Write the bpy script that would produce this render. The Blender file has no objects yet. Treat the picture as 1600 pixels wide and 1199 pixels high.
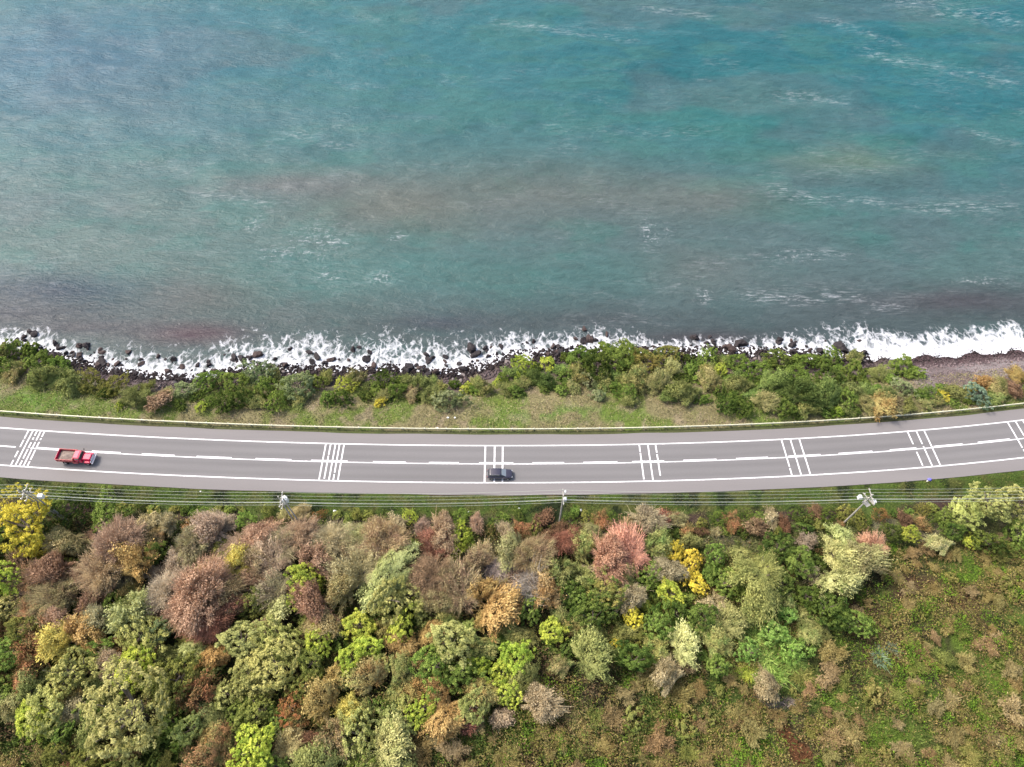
import bpy, math, random
import numpy as np
from mathutils import Vector, Matrix
# ------------------------------------------------------------------ camera / world / sun / exposure
SC = bpy.context.scene
F, TH, CAMH = 1110.0, math.radians(33.0), 113.0
cam_d = bpy.data.cameras.new("camera"); cam = bpy.data.objects.new("camera", cam_d)
SC.collection.objects.link(cam); SC.camera = cam
cam.location = (0, 0, CAMH); cam.rotation_euler = (TH, 0, 0)
cam_d.sensor_width = 36; cam_d.lens = 36 * F / 1600; cam_d.clip_start = 1; cam_d.clip_end = 6000
SUN_EL, SUN_AZ = math.radians(51), math.radians(-66)      # azimuth from +Y (the sea), negative = towards -X
w = bpy.data.worlds.new("World"); SC.world = w; w.use_nodes = True
nt = w.node_tree; bg = nt.nodes["Background"]; sky = nt.nodes.new("ShaderNodeTexSky")
sky.sky_type = 'NISHITA'; sky.sun_disc = False; sky.sun_elevation = SUN_EL; sky.sun_rotation = SUN_AZ
sky.air_density = 1.0; sky.dust_density = 4.0; sky.ozone_density = 0.6
nt.links.new(sky.outputs[0], bg.inputs[0]); bg.inputs[1].default_value = 0.15
sl = bpy.data.lights.new("sun", 'SUN'); sl.energy = 1.9; sl.angle = math.radians(10); sl.color = (1, 0.955, 0.89)
so = bpy.data.objects.new("sun", sl); SC.collection.objects.link(so)
sd = Vector((math.sin(SUN_AZ) * math.cos(SUN_EL), math.cos(SUN_AZ) * math.cos(SUN_EL), math.sin(SUN_EL)))
so.rotation_euler = sd.to_track_quat('Z', 'Y').to_euler()
SC.view_settings.view_transform = 'Standard'; SC.view_settings.look = 'None'
SC.view_settings.exposure = 1.13; SC.view_settings.gamma = 1.0
rng = np.random.default_rng(7); random.seed(7)
C = SC.collection.objects

# ------------------------------------------------------------------ helpers
def P(u, v, z=0.0):
    """layout helper: where on the plane at height z the survey photo shows a thing"""
    xc = (u - 800) / F; yc = -(v - 599.5) / F
    dy = yc * math.cos(TH) + math.sin(TH); dz = yc * math.sin(TH) - math.cos(TH)
    t = (z - CAMH) / dz
    return xc * t, dy * t
def proj(x, y, z):
    Z = z - CAMH
    d = y * math.sin(TH) - Z * math.cos(TH)
    return 800 + F * x / d, 599.5 - F * (y * math.cos(TH) + Z * math.sin(TH)) / d
def lin(c, k=1.0):
    c = np.array(c[:3], float) / 255
    return np.where(c < .04045, c / 12.92, ((c + .055) / 1.055) ** 2.4) * k
def hsh(ix, iy, s):
    h = (ix.astype(np.int64) * 374761393 + iy.astype(np.int64) * 668265263 + s * 974634777) & 0xFFFFFFFF
    h = ((h ^ (h >> 13)) * 1274126177) & 0xFFFFFFFF
    return ((h ^ (h >> 16)) & 0xFFFFFF) / float(0xFFFFFF)
def vn(x, y, s, seed=0):
    x = np.asarray(x, float) / s; y = np.asarray(y, float) / s
    ix = np.floor(x); iy = np.floor(y); fx = x - ix; fy = y - iy
    fx = fx * fx * (3 - 2 * fx); fy = fy * fy * (3 - 2 * fy)
    a = hsh(ix, iy, seed); b = hsh(ix + 1, iy, seed); c = hsh(ix, iy + 1, seed); d = hsh(ix + 1, iy + 1, seed)
    return (a * (1 - fx) + b * fx) * (1 - fy) + (c * (1 - fx) + d * fx) * fy
def fbm(x, y, s, seed=0, o=4):
    t = 0; a = 1; n = 0
    for i in range(o):
        t = t + a * vn(x, y, s / 2 ** i, seed + i * 17); n += a; a *= .55
    return t / n
def sst(a, b, x):
    t = np.clip((x - a) / (b - a), 0, 1); return t * t * (3 - 2 * t)
def mesh_np(name, V, Q, mats=(), cols=None, tint=None, smooth=False, k=None):
    """V (n,3); Q (m,k) faces"""
    V = np.asarray(V, np.float32); Q = np.asarray(Q, np.int32); k = Q.shape[1]
    me = bpy.data.meshes.new(name)
    me.vertices.add(len(V)); me.vertices.foreach_set('co', V.ravel())
    me.loops.add(Q.size); me.loops.foreach_set('vertex_index', Q.ravel())
    me.polygons.add(len(Q)); me.polygons.foreach_set('loop_start', np.arange(0, Q.size, k, dtype=np.int32))
    me.polygons.foreach_set('loop_total', np.full(len(Q), k, np.int32))
    if smooth: me.polygons.foreach_set('use_smooth', np.ones(len(Q), bool))
    me.update(calc_edges=True)
    if cols is not None:
        a = me.color_attributes.new('col', 'FLOAT_COLOR', 'POINT')
        a.data.foreach_set('color', np.c_[cols, np.ones(len(cols))].astype(np.float32).ravel())
    if tint is not None:
        a = me.attributes.new('tint', 'FLOAT', 'POINT'); a.data.foreach_set('value', np.asarray(tint, np.float32))
    for m in mats: me.materials.append(m)
    return me
def tag(o, label=None, cat=None, group=None, kind=None):
    if label: o['label'] = label
    if cat: o['category'] = cat
    if group: o['group'] = group
    if kind: o['kind'] = kind
    return o
def link(name, me, parent=None, loc=(0, 0, 0)):
    o = bpy.data.objects.new(name, me); C.link(o); o.location = loc
    if parent is not None: o.parent = parent
    return o
def empty(name, loc, rz=0):
    o = bpy.data.objects.new(name, None); C.link(o); o.location = loc; o.rotation_euler = (0, 0, rz)
    o.empty_display_size = .3
    return o
class MB:
    """collects boxes, loops and tubes into one mesh"""
    def __init__(s): s.v = []; s.f = []
    def add(s, V, Fs):
        n = len(s.v); s.v += [tuple(map(float, p)) for p in V]; s.f += [tuple(i + n for i in f) for f in Fs]; return s
    def box(s, c, d, taper=(1, 1), shift=(0, 0), rz=0):
        x, y, z = d[0] / 2, d[1] / 2, d[2] / 2; V = []
        for k, t in ((-1, (1, 1)), (1, taper)):
            for a, b in ((-1, -1), (1, -1), (1, 1), (-1, 1)):
                px = a * x * t[0] + (shift[0] if k > 0 else 0); py = b * y * t[1] + (shift[1] if k > 0 else 0)
                V.append((c[0] + px * math.cos(rz) - py * math.sin(rz), c[1] + px * math.sin(rz) + py * math.cos(rz), c[2] + k * z))
        return s.add(V, [(3, 2, 1, 0), (4, 5, 6, 7), (0, 1, 5, 4), (1, 2, 6, 5), (2, 3, 7, 6), (3, 0, 4, 7)])
    def tube(s, pts, rad, n=8, cap=True):
        pts = [Vector(p) for p in pts]
        if not isinstance(rad, (list, tuple)): rad = [rad] * len(pts)
        V = []; Fs = []
        for i, p in enumerate(pts):
            t = (pts[min(i + 1, len(pts) - 1)] - pts[max(i - 1, 0)]).normalized()
            a = t.cross(Vector((0, 0, 1)) if abs(t.z) < .9 else Vector((1, 0, 0))).normalized(); b = t.cross(a)
            for j in range(n):
                q = 2 * math.pi * j / n; V.append(p + (a * math.cos(q) + b * math.sin(q)) * rad[i])
        for i in range(len(pts) - 1):
            for j in range(n):
                Fs.append((i * n + j, (i + 1) * n + j, (i + 1) * n + (j + 1) % n, i * n + (j + 1) % n))
        if cap:
            Fs.append(tuple(range(n))); Fs.append(tuple((len(pts) - 1) * n + j for j in reversed(range(n))))
        return s.add(V, Fs)
    def build(s, name, mat, parent=None, bevel=0, smooth=False, loc=(0, 0, 0)):
        me = bpy.data.meshes.new(name); me.from_pydata(s.v, [], s.f)
        me.materials.append(mat); me.update()
        if smooth: me.polygons.foreach_set('use_smooth', [True] * len(me.polygons))
        o = link(name, me, parent, loc)
        if bevel:
            m = o.modifiers.new('bevel', 'BEVEL'); m.width = bevel; m.segments = 2; m.limit_method = 'ANGLE'
        return o
# ------------------------------------------------------------------ materials
def new_mat(name):
    m = bpy.data.materials.new(name); m.use_nodes = True
    n = m.node_tree.nodes; b = n["Principled BSDF"]; return m, n, m.node_tree.links, b
def plain(name, col, rough=.6, metal=0, spec=.4, noise=.12, nscale=6, coat=0):
    m, n, l, b = new_mat(name)
    tc = n.new('ShaderNodeNewGeometry'); no = n.new('ShaderNodeTexNoise'); no.inputs['Scale'].default_value = nscale
    no.inputs['Detail'].default_value = 4; l.new(tc.outputs['Position'], no.inputs['Vector'])
    mr = n.new('ShaderNodeMapRange'); mr.inputs['To Min'].default_value = 1 - noise * 2; mr.inputs['To Max'].default_value = 1 + noise * 2
    l.new(no.outputs[0], mr.inputs[0])
    mx = n.new('ShaderNodeVectorMath'); mx.operation = 'SCALE'; mx.inputs[0].default_value = col[:3]; l.new(mr.outputs[0], mx.inputs['Scale'])
    l.new(mx.outputs[0], b.inputs['Base Color'])
    b.inputs['Roughness'].default_value = rough; b.inputs['Metallic'].default_value = metal
    b.inputs['Specular IOR Level'].default_value = spec; b.inputs['Coat Weight'].default_value = coat
    return m
def foliage_mat(name, wtr=.3):
    """crown colour comes from the plant (object colour and its tip colour); each leaf varies"""
    m, n, l, b = new_mat(name); n.remove(b); out = n["Material Output"]
    oi = n.new('ShaderNodeObjectInfo'); tp = n.new('ShaderNodeAttribute'); tp.attribute_type = 'OBJECT'; tp.attribute_name = 'tip_color'
    at = n.new('ShaderNodeAttribute'); at.attribute_name = 'tint'
    tcn = n.new('ShaderNodeNewGeometry')
    no = n.new('ShaderNodeTexNoise'); no.inputs['Scale'].default_value = .55; no.inputs['Detail'].default_value = 2
    l.new(tcn.outputs['Position'], no.inputs['Vector'])
    ad = n.new('ShaderNodeMath'); ad.operation = 'ADD'; l.new(at.outputs['Fac'], ad.inputs[0]); l.new(no.outputs[0], ad.inputs[1])
    mr = n.new('ShaderNodeMapRange'); mr.inputs['From Min'].default_value = .72; mr.inputs['From Max'].default_value = 1.28
    l.new(ad.outputs[0], mr.inputs[0])
    mx = n.new('ShaderNodeMix'); mx.data_type = 'RGBA'; l.new(mr.outputs[0], mx.inputs[0])
    l.new(oi.outputs['Color'], mx.inputs[6]); l.new(tp.outputs['Color'], mx.inputs[7])
    wn = n.new('ShaderNodeTexWhiteNoise'); wn.noise_dimensions = '1D'
    m2 = n.new('ShaderNodeMath'); m2.operation = 'MULTIPLY'; m2.inputs[1].default_value = 977.3; l.new(at.outputs['Fac'], m2.inputs[0]); l.new(m2.outputs[0], wn.inputs['W'])
    mr2 = n.new('ShaderNodeMapRange'); mr2.inputs['To Min'].default_value = .72; mr2.inputs['To Max'].default_value = 1.28; l.new(wn.outputs['Value'], mr2.inputs[0])
    sc = n.new('ShaderNodeVectorMath'); sc.operation = 'SCALE'; l.new(mx.outputs[2], sc.inputs[0]); l.new(mr2.outputs[0], sc.inputs['Scale'])
    d = n.new('ShaderNodeBsdfDiffuse'); t = n.new('ShaderNodeBsdfTranslucent'); ms = n.new('ShaderNodeMixShader'); ms.inputs[0].default_value = wtr
    l.new(sc.outputs[0], d.inputs[0]); l.new(sc.outputs[0], t.inputs[0]); l.new(d.outputs[0], ms.inputs[1]); l.new(t.outputs[0], ms.inputs[2])
    l.new(ms.outputs[0], out.inputs[0]); return m
def attr_mat(name, rough=.9, spec=.2, nscale=3.0, amp=.35, bump=.3, wtr=0):
    m, n, l, b = new_mat(name)
    a = n.new('ShaderNodeAttribute'); a.attribute_name = 'col'
    g = n.new('ShaderNodeNewGeometry'); no = n.new('ShaderNodeTexNoise'); no.inputs['Scale'].default_value = nscale; no.inputs['Detail'].default_value = 8
    no.inputs['Roughness'].default_value = .7
    l.new(g.outputs['Position'], no.inputs['Vector'])
    mr = n.new('ShaderNodeMapRange'); mr.inputs['From Min'].default_value = .25; mr.inputs['From Max'].default_value = .75
    mr.inputs['To Min'].default_value = 1 - amp; mr.inputs['To Max'].default_value = 1 + amp; l.new(no.outputs[0], mr.inputs[0])
    sc = n.new('ShaderNodeVectorMath'); sc.operation = 'SCALE'; l.new(a.outputs['Color'], sc.inputs[0]); l.new(mr.outputs[0], sc.inputs['Scale'])
    l.new(sc.outputs[0], b.inputs['Base Color']); b.inputs['Roughness'].default_value = rough; b.inputs['Specular IOR Level'].default_value = spec
    if bump:
        bp = n.new('ShaderNodeBump'); bp.inputs['Strength'].default_value = bump; bp.inputs['Distance'].default_value = .25
        l.new(no.outputs[0], bp.inputs['Height']); l.new(bp.outputs[0], b.inputs['Normal'])
    return m
M_LEAF = foliage_mat('leaves'); M_TWIG = foliage_mat('dry_twigs', .12)
M_BARK = plain('bark', (.16, .125, .095), .9, nscale=4, noise=.2)
M_LAND = attr_mat('land'); M_BLADE = attr_mat('grass_blades', amp=.15, bump=0)
KF = 1.2      # foliage albedo relative to the photo's displayed colour
KG = .42      # bare surfaces

# ------------------------------------------------------------------ road geometry in the world
PA = np.array([5.17459082e-09, 7.01335712e-07, 4.63628705e-04, 2.04863824e-03, 60.0728183])
PB = np.array([7.13751176e-09, 8.64730280e-07, 4.52302200e-04, 7.52834861e-04, 52.7918044])
PC = (PA + PB) / 2
XM = 105.0
def yc(x):
    x = np.asarray(x, float); xx = np.clip(x, -XM, XM)
    s = np.polyval(np.polyder(PC), xx)
    return np.polyval(PC, xx) + (x - xx) * s
def road_d(x, y):
    x = np.asarray(x, float); s = np.polyval(np.polyder(PC), np.clip(x, -XM, XM))
    return (np.asarray(y) - yc(x)) / np.sqrt(1 + s * s)
def off(x, d):
    """point at sideways offset d from the centre line above station x"""
    s = np.polyval(np.polyder(PC), np.clip(x, -XM, XM)); n = np.sqrt(1 + s * s)
    return x - d * s / n, yc(x) + d / n
WATER = -5.0
SHORE = [(0, 536), (60, 543), (100, 558), (150, 568), (200, 580), (250, 586), (300, 588), (350, 580), (400, 572), (470, 574), (540, 577), (600, 572), (660, 578), (720, 580), (760, 566), (800, 552), (860, 548), (920, 546), (1000, 546), (1080, 546), (1160, 545), (1240, 548), (1300, 552), (1360, 556), (1420, 554), (1480, 550), (1540, 546), (1600, 541)]
FOAM = [(0, 506), (50, 512), (100, 522), (170, 534), (240, 541), (300, 540), (350, 532), (400, 518), (450, 516), (520, 522), (600, 519), (680, 527), (740, 520), (800, 512), (870, 515), (930, 506), (980, 512), (1030, 528), (1100, 522), (1160, 526), (1220, 522), (1280, 512), (1350, 507), (1420, 515), (1480, 513), (1540, 505), (1600, 498)]
_s = np.array([P(u, v, WATER) for u, v in SHORE]); _f = np.array([P(u, v, WATER) for u, v in FOAM])
def yshore(x): return np.interp(x, _s[:, 0], _s[:, 1])
def yfoam(x): return np.interp(x, _f[:, 0], _f[:, 1])
def ground(x, y):
    x = np.asarray(x, float); y = np.asarray(y, float)
    d = road_d(x, y); D = np.maximum(yshore(x) - yc(x), 12)
    t = (d - 8.5) / (D - 8.5)
    sea = -4.75 * sst(0.05, 1.0, t) - .25 * np.clip(t, 0, 1) - np.clip(t - 1, 0, 9) * 1.6
    sea = sea + (fbm(x, y, 3, 5) - .5) * .7 * sst(.1, .4, t) * (1 - .8 * sst(.9, 1.05, t))
    e = -d
    inl = -.55 * sst(6.6, 8.6, e) + .35 * sst(9.5, 12, e) + .6 * sst(14, 40, e) * (fbm(x, y, 22, 9) - .2) * 3 + (fbm(x, y, 2.5, 11) - .5) * .35 * sst(7, 9, e)
    z = np.where(d > 0, np.where(t > 0, sea, 0), np.where(e > 6.6, inl, 0))
    return z - .06
# ------------------------------------------------------------------ ground colour (the soil and turf's own colours)
def blob(x, y, u, v, ru, rv, z=0.0):
    cx, cy = P(u, v, z); kx = P(u + 1, v, z)[0] - cx; ky = P(u, v - 1, z)[1] - cy
    return np.exp(-(((x - cx) / (ru * kx)) ** 2 + ((y - cy) / (rv * ky)) ** 2))
def mixc(c, col, m):
    m = np.clip(m, 0, 1)[:, None]; return c * (1 - m) + lin(col)[None, :] * m
def land_color(x, y):
    x = np.asarray(x, float).ravel(); y = np.asarray(y, float).ravel(); d = road_d(x, y)
    n1 = fbm(x, y, 7, 31); n2 = fbm(x, y, 2.2, 47); n3 = fbm(x, y, 14, 77)
    c = np.tile(lin((78, 72, 48)), (len(x), 1))
    # inland: green turf opening up among litter
    c = mixc(c, (98, 124, 38), sst(.46, .58, n1) * .8)
    c = mixc(c, (132, 116, 84), sst(.55, .66, n2) * .55)
    g = np.zeros(len(x))
    for b in [(1390, 940, 70, 60), (1350, 900, 40, 40), (1500, 1170, 50, 20), (1590, 980, 30, 40), (1300, 1000, 30, 40), (1500, 900, 60, 40), (1560, 1060, 60, 50), (1320, 1090, 60, 50), (1400, 1150, 60, 60), (1230, 1000, 50, 60), (60, 1150, 90, 40), (20, 1080, 40, 60), (1330, 870, 40, 30), (280, 1160, 60, 30), (1000, 1180, 90, 30), (1480, 1000, 50, 40)]:
        g = np.maximum(g, blob(x, y, *b))
    c = mixc(c, (112, 140, 36), g * sst(.3, .5, n1 * .5 + n2 * .5) * 1.0)
    c = mixc(c, (128, 88, 70), sst(.63, .7, n3) * sst(10, 20, -d) * .5)
    soil = np.maximum(blob(x, y, 1222, 1140, 14, 17), np.maximum(blob(x, y, 1248, 1178, 22, 22), blob(x, y, 1235, 1160, 14, 14)))
    c = mixc(c, (132, 86, 50), sst(.35, .6, soil))
    c = mixc(c, (165, 148, 140), sst(.4, .8, np.maximum(blob(x, y, 1225, 1100, 45, 12), blob(x, y, 1190, 1088, 18, 10))) * .8)
    # verge below the road
    e = -d
    vg = (e > 6.0) * (1 - sst(9.0, 10.2, e + (n2 - .5) * 2))
    c = mixc(c, (94, 118, 38), vg * 1.0); c = mixc(c, (112, 118, 52), vg * sst(.46, .6, n2)); c = mixc(c, (52, 66, 30), vg * sst(.56, .66, fbm(x, y, 3, 97)))
    dk = sst(9.2, 10, e + (n2 - .5) * 2) * (1 - sst(11.5, 12.5, e))
    c = mixc(c, (92, 72, 62), dk * sst(.42, .55, fbm(x, y, 6, 91)))
    st = sst(11.5, 12.3, e) * (1 - sst(15.5, 18, e + (n1 - .5) * 5))
    c = mixc(c, (128, 132, 76), st * .85); c = mixc(c, (152, 142, 112), st * sst(.5, .62, n2) * .8)
    # verge above the road
    D = np.maximum(yshore(x) - yc(x), 12); t = d / D
    sv = sst(6.2, 6.6, d)
    s = np.tile(lin((160, 148, 112)), (len(x), 1))
    s = mixc(s, (126, 146, 60), sst(.42, .56, n1)); s = mixc(s, (178, 158, 138), sst(.56, .66, n2) * .8)
    gl = np.maximum(blob(x, y, 60, 625, 70, 16), np.maximum(blob(x, y, 870, 645, 90, 14), blob(x, y, 1310, 650, 30, 12)))
    s = mixc(s, (118, 158, 56), gl * sst(.35, .55, n2) * .9)
    s = s * np.array([1.14, 1.16, .92])
    rk = sst(.62, .78, t + (n2 - .5) * .15)
    s = mixc(s, (134, 116, 108), rk)
    s = mixc(s, (76, 62, 60), sst(.86, .97, t + (n2 - .5) * .16))
    bx, _ = P(1385, 560, WATER); bw = sst(bx - 3, bx + 6, x) * sst(.40, .5, t)
    s = mixc(s, (168, 156, 154), bw); s = mixc(s, (146, 130, 128), bw * sst(.5, .62, n1))
    s = mixc(s, (104, 82, 84), bw * sst(.80, .86, t + (n2 - .5) * .12))
    c = c * (1 - sv[:, None]) + s * sv[:, None]
    rim = (np.abs(d - 6.3) < .45)
    c = mixc(c, (112, 118, 66), rim * .8)
    g_ = (c @ np.array([.3, .6, .1]))[:, None]; c = c * .9 + g_ * .1
    jit = .8 + .4 * fbm(x, y, .9, 63, 3)
    return c * jit[:, None]

def axis(a, b, lo, hi, st):
    r = list(np.arange(lo, hi + 1e-6, st)); s = st; p = hi
    while p < b: s *= 1.35; p += s; r.append(min(p, b))
    s = st; p = lo
    while p > a: s *= 1.35; p -= s; r.insert(0, max(p, a))
    return np.array(r)
def grid(xs, ys):
    X, Y = np.meshgrid(xs, ys); nx, ny = len(xs), len(ys)
    i = np.arange(nx * ny).reshape(ny, nx)
    Q = np.stack([i[:-1, :-1], i[:-1, 1:], i[1:, 1:], i[1:, :-1]], -1).reshape(-1, 4)
    return X.ravel(), Y.ravel(), Q
gx, gy, gq = grid(axis(-900, 900, -125, 125, .55), axis(-500, 110, 4, 92, .5))
me = mesh_np('ground', np.c_[gx, gy, ground(gx, gy)], gq, [M_LAND], cols=land_color(gx, gy) * KG, smooth=True)
tag(link('ground', me), kind='structure')

# ------------------------------------------------------------------ water
def water_color(x, y):
    n = fbm(x, y * 1.8, 38, 5); n2 = fbm(x + y * .3, y * 2.6, 13, 8, 5)
    W = lambda *b: blob(x, y, *b, z=WATER)
    s = np.clip((y - 80) / 130, 0, 1)
    c = np.tile(lin((88, 122, 118)), (len(x), 1))
    c = mixc(c, (46, 124, 130), sst(.25, .85, s))
    c = mixc(c, (26, 116, 124), sst(.05, .9, s) * sst(-20, 110, x) * .9)
    c = mixc(c, (36, 132, 120), W(1150, 170, 160, 60) * .5)
    c = mixc(c, (20, 108, 118), W(1020, 110, 150, 60) * .55)
    c = mixc(c, (60, 128, 120), sst(.5, .6, n2) * .5); c = mixc(c, (92, 116, 120), sst(.5, .62, n) * .45)
    for b, col, k in [((620, 320, 150, 42), (126, 120, 106), .62), ((880, 300, 210, 48), (120, 118, 108), .55), ((1120, 312, 120, 30), (124, 120, 106), .42), ((470, 285, 90, 22), (124, 118, 112), .35), ((1090, 420, 90, 40), (118, 112, 106), .5), ((750, 430, 300, 40), (74, 128, 122), .6), ((450, 290, 150, 16), (120, 118, 118), .5),
                      ((310, 460, 110, 38), (104, 94, 90), .7), ((60, 455, 170, 30), (28, 62, 88), .95), ((20, 490, 190, 20), (40, 48, 76), .9), ((300, 522, 95, 18), (98, 36, 62), .95), ((130, 512, 120, 12), (70, 52, 78), .7),
                      ((1330, 250, 120, 24), (120, 138, 84), .35), ((1500, 470, 170, 26), (92, 74, 84), .75), ((1250, 440, 130, 40), (98, 108, 108), .4), ((1100, 528, 110, 12), (88, 60, 68), .75),
                      ((690, 505, 80, 14), (62, 62, 88), .6), ((930, 500, 120, 12), (80, 88, 92), .5), ((80, 90, 300, 110), (52, 108, 138), .7), ((520, 420, 200, 40), (70, 132, 126), .5), ((1500, 120, 200, 40), (30, 120, 128), .4), ((300, 180, 220, 40), (88, 128, 138), .4)]:
        c = mixc(c, col, W(*b) * (.75 + .5 * n2) * k)
    near = 1 - sst(0, 16, y - yfoam(x))
    c = mixc(c, (76, 76, 80), near * .55); c = mixc(c, (92, 108, 108), (1 - sst(20, 60, y - yfoam(x))) * .12)
    return c
wx, wy, wq = grid(axis(-1500, 1500, -160, 160, .8), np.r_[np.arange(66, 104, .5), axis(104, 1800, 104, 215, 1.0)])
wy2 = wy.copy()
fo = (wy - yshore(wx)) / np.maximum(yfoam(wx) - yshore(wx), 2.0)
fo = np.where(fo > 0, fo / (.72 + .62 * fbm(wx, wy * .3, 8, 55, 3)), fo)
rightw = sst(P(1300, 520, WATER)[0], P(1400, 520, WATER)[0], wx); fo = fo - .27 * rightw * (1 - sst(.75, 1.15, fo))
swell = (fbm(wx + wy * .4, wy * 2.2, 16, 71, 4) - .5) * (.5 + 1.5 * sst(8, 60, wy - 80))
wz = WATER + swell * sst(0, 1.6, fo) + .12 * (1 - sst(.6, 1.2, fo)) * fbm(wx, wy, 1.5, 4, 2)
m, n, l, b = new_mat('sea_water')
a = n.new('ShaderNodeAttribute'); a.attribute_name = 'col'; af = n.new('ShaderNodeAttribute'); af.attribute_name = 'tint'
g = n.new('ShaderNodeNewGeometry')
def tex(kind, sc, mapscale, rot=0, detail=6, rough=.6, dist=0):
    mp = n.new('ShaderNodeMapping'); mp.inputs['Scale'].default_value = mapscale; mp.inputs['Rotation'].default_value = (0, 0, rot)
    l.new(g.outputs['Position'], mp.inputs['Vector']); t = n.new(kind); t.inputs['Scale'].default_value = sc
    t.inputs['Detail'].default_value = detail; t.inputs['Roughness'].default_value = rough
    if kind.endswith('Noise'): t.inputs['Distortion'].default_value = dist
    l.new(mp.outputs[0], t.inputs['Vector']); return t
def mth(op, x, y=None, clamp=False):
    q = n.new('ShaderNodeMath'); q.operation = op; q.use_clamp = clamp
    for i, v in ((0, x), (1, y)):
        if v is None: continue
        if isinstance(v, (int, float)): q.inputs[i].default_value = v
        else: l.new(v, q.inputs[i])
    return q.outputs[0]
w1 = tex('ShaderNodeTexNoise', .32, (1, 2.4, 1), .35, 5, .62, .5)
w2 = tex('ShaderNodeTexNoise', .95, (1, 1.9, 1), -.25, 4, .65, .4)
hgt = mth('ADD', mth('MULTIPLY', w1.outputs[0], 1.0), mth('MULTIPLY', w2.outputs[0], .42))
bp = n.new('ShaderNodeBump'); bp.inputs['Strength'].default_value = .55; bp.inputs['Distance'].default_value = .7
l.new(hgt, bp.inputs['Height']); l.new(bp.outputs[0], b.inputs['Normal'])
# foam: lacy bands whose cover grows towards the shore
f1 = tex('ShaderNodeTexNoise', .42, (1, .62, 1), 0, 8, .68, 1.2)
v1 = n.new('ShaderNodeTexVoronoi'); v1.feature = 'DISTANCE_TO_EDGE'; v1.inputs['Scale'].default_value = .85
mpv = n.new('ShaderNodeMapping'); mpv.inputs['Scale'].default_value = (1, .6, 1)
nd = tex('ShaderNodeTexNoise', .8, (1, 1, 1), 0, 4, .6); vm = n.new('ShaderNodeVectorMath'); vm.operation = 'MULTIPLY_ADD'
vm.inputs[1].default_value = (2.2, 2.2, 0); l.new(nd.outputs['Color'], vm.inputs[0]); l.new(g.outputs['Position'], vm.inputs[2])
l.new(vm.outputs[0], mpv.inputs[0]); l.new(mpv.outputs[0], v1.inputs['Vector'])
lace = n.new('ShaderNodeMapRange'); lace.inputs['From Min'].default_value = .22; lace.inputs['From Max'].default_value = 0.0; l.new(v1.outputs['Distance'], lace.inputs[0])
cov = mth('SUBTRACT', 1.0, af.outputs['Fac'])  # 1 at shore, 0 at the outer edge
k1 = mth('ADD', mth('MULTIPLY', cov, .92), mth('MULTIPLY', mth('SUBTRACT', f1.outputs[0], .5), 2.7))
k1 = mth('ADD', k1, mth('MULTIPLY', mth('SUBTRACT', lace.outputs[0], .45), .42))
fm = n.new('ShaderNodeMapRange'); fm.inputs['From Min'].default_value = .30; fm.inputs['From Max'].default_value = 1.15; l.new(k1, fm.inputs[0])
edge = n.new('ShaderNodeMapRange'); edge.inputs['From Min'].default_value = -.45; edge.inputs['From Max'].default_value = .05; l.new(cov, edge.inputs[0])
shorefoam = mth('MULTIPLY', fm.outputs[0], edge.outputs[0])
# open-water flecks and small breaking crests
c1 = tex('ShaderNodeTexNoise', .9, (.45, 2.2, 1), .33, 7, .75, .3)
c2 = tex('ShaderNodeTexNoise', .035, (1, 2.6, 1), .30, 4, .6, .8)
fl = n.new('ShaderNodeMapRange'); fl.inputs['From Min'].default_value = .50; fl.inputs['From Max'].default_value = .68; l.new(c1.outputs[0], fl.inputs[0])
fz = n.new('ShaderNodeMapRange'); fz.inputs['From Min'].default_value = .50; fz.inputs['From Max'].default_value = .66; l.new(c2.outputs[0], fz.inputs[0])
aw = n.new('ShaderNodeAttribute'); aw.attribute_name = 'crest'
fleck = mth('MULTIPLY', fl.outputs[0], mth('ADD', mth('MULTIPLY', fz.outputs[0], .16), aw.outputs['Fac']), True)
al = n.new('ShaderNodeAttribute'); al.attribute_name = 'lace'
lacy = mth('MULTIPLY', mth('MULTIPLY', lace.outputs[0], al.outputs['Fac']), fl.outputs[0])
allf = mth('MAXIMUM', shorefoam, mth('MAXIMUM', mth('MULTIPLY', fleck, .75), mth('MULTIPLY', lacy, .7, True)))
# turbid water colour with fine grain
gr = n.new('ShaderNodeMapRange'); gr.inputs['From Min'].default_value = .3; gr.inputs['From Max'].default_value = .7; gr.inputs['To Min'].default_value = .84; gr.inputs['To Max'].default_value = 1.16
l.new(w1.outputs[0], gr.inputs[0])
sc = n.new('ShaderNodeVectorMath'); sc.operation = 'SCALE'; l.new(a.outputs['Color'], sc.inputs[0]); l.new(gr.outputs[0], sc.inputs['Scale'])
mx = n.new('ShaderNodeMix'); mx.data_type = 'RGBA'; l.new(allf, mx.inputs[0]); l.new(sc.outputs[0], mx.inputs[6]); mx.inputs[7].default_value = (.72, .72, .74, 1)
l.new(mx.outputs[2], b.inputs['Base Color'])
rr = n.new('ShaderNodeMapRange'); rr.inputs['To Min'].default_value = .30; rr.inputs['To Max'].default_value = .85; l.new(allf, rr.inputs[0]); l.new(rr.outputs[0], b.inputs['Roughness'])
b.inputs['IOR'].default_value = 1.33; b.inputs['Specular IOR Level'].default_value = .27
M_SEA = m
KW = .48
me = mesh_np('sea', np.c_[wx, wy, wz], wq, [M_SEA], cols=(lambda c_: c_ * .86 + .14 * (c_ @ np.array([.3, .6, .1]))[:, None])(water_color(wx, wy)) * KW, tint=fo, smooth=True)
cr = np.zeros(len(wx))
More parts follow.
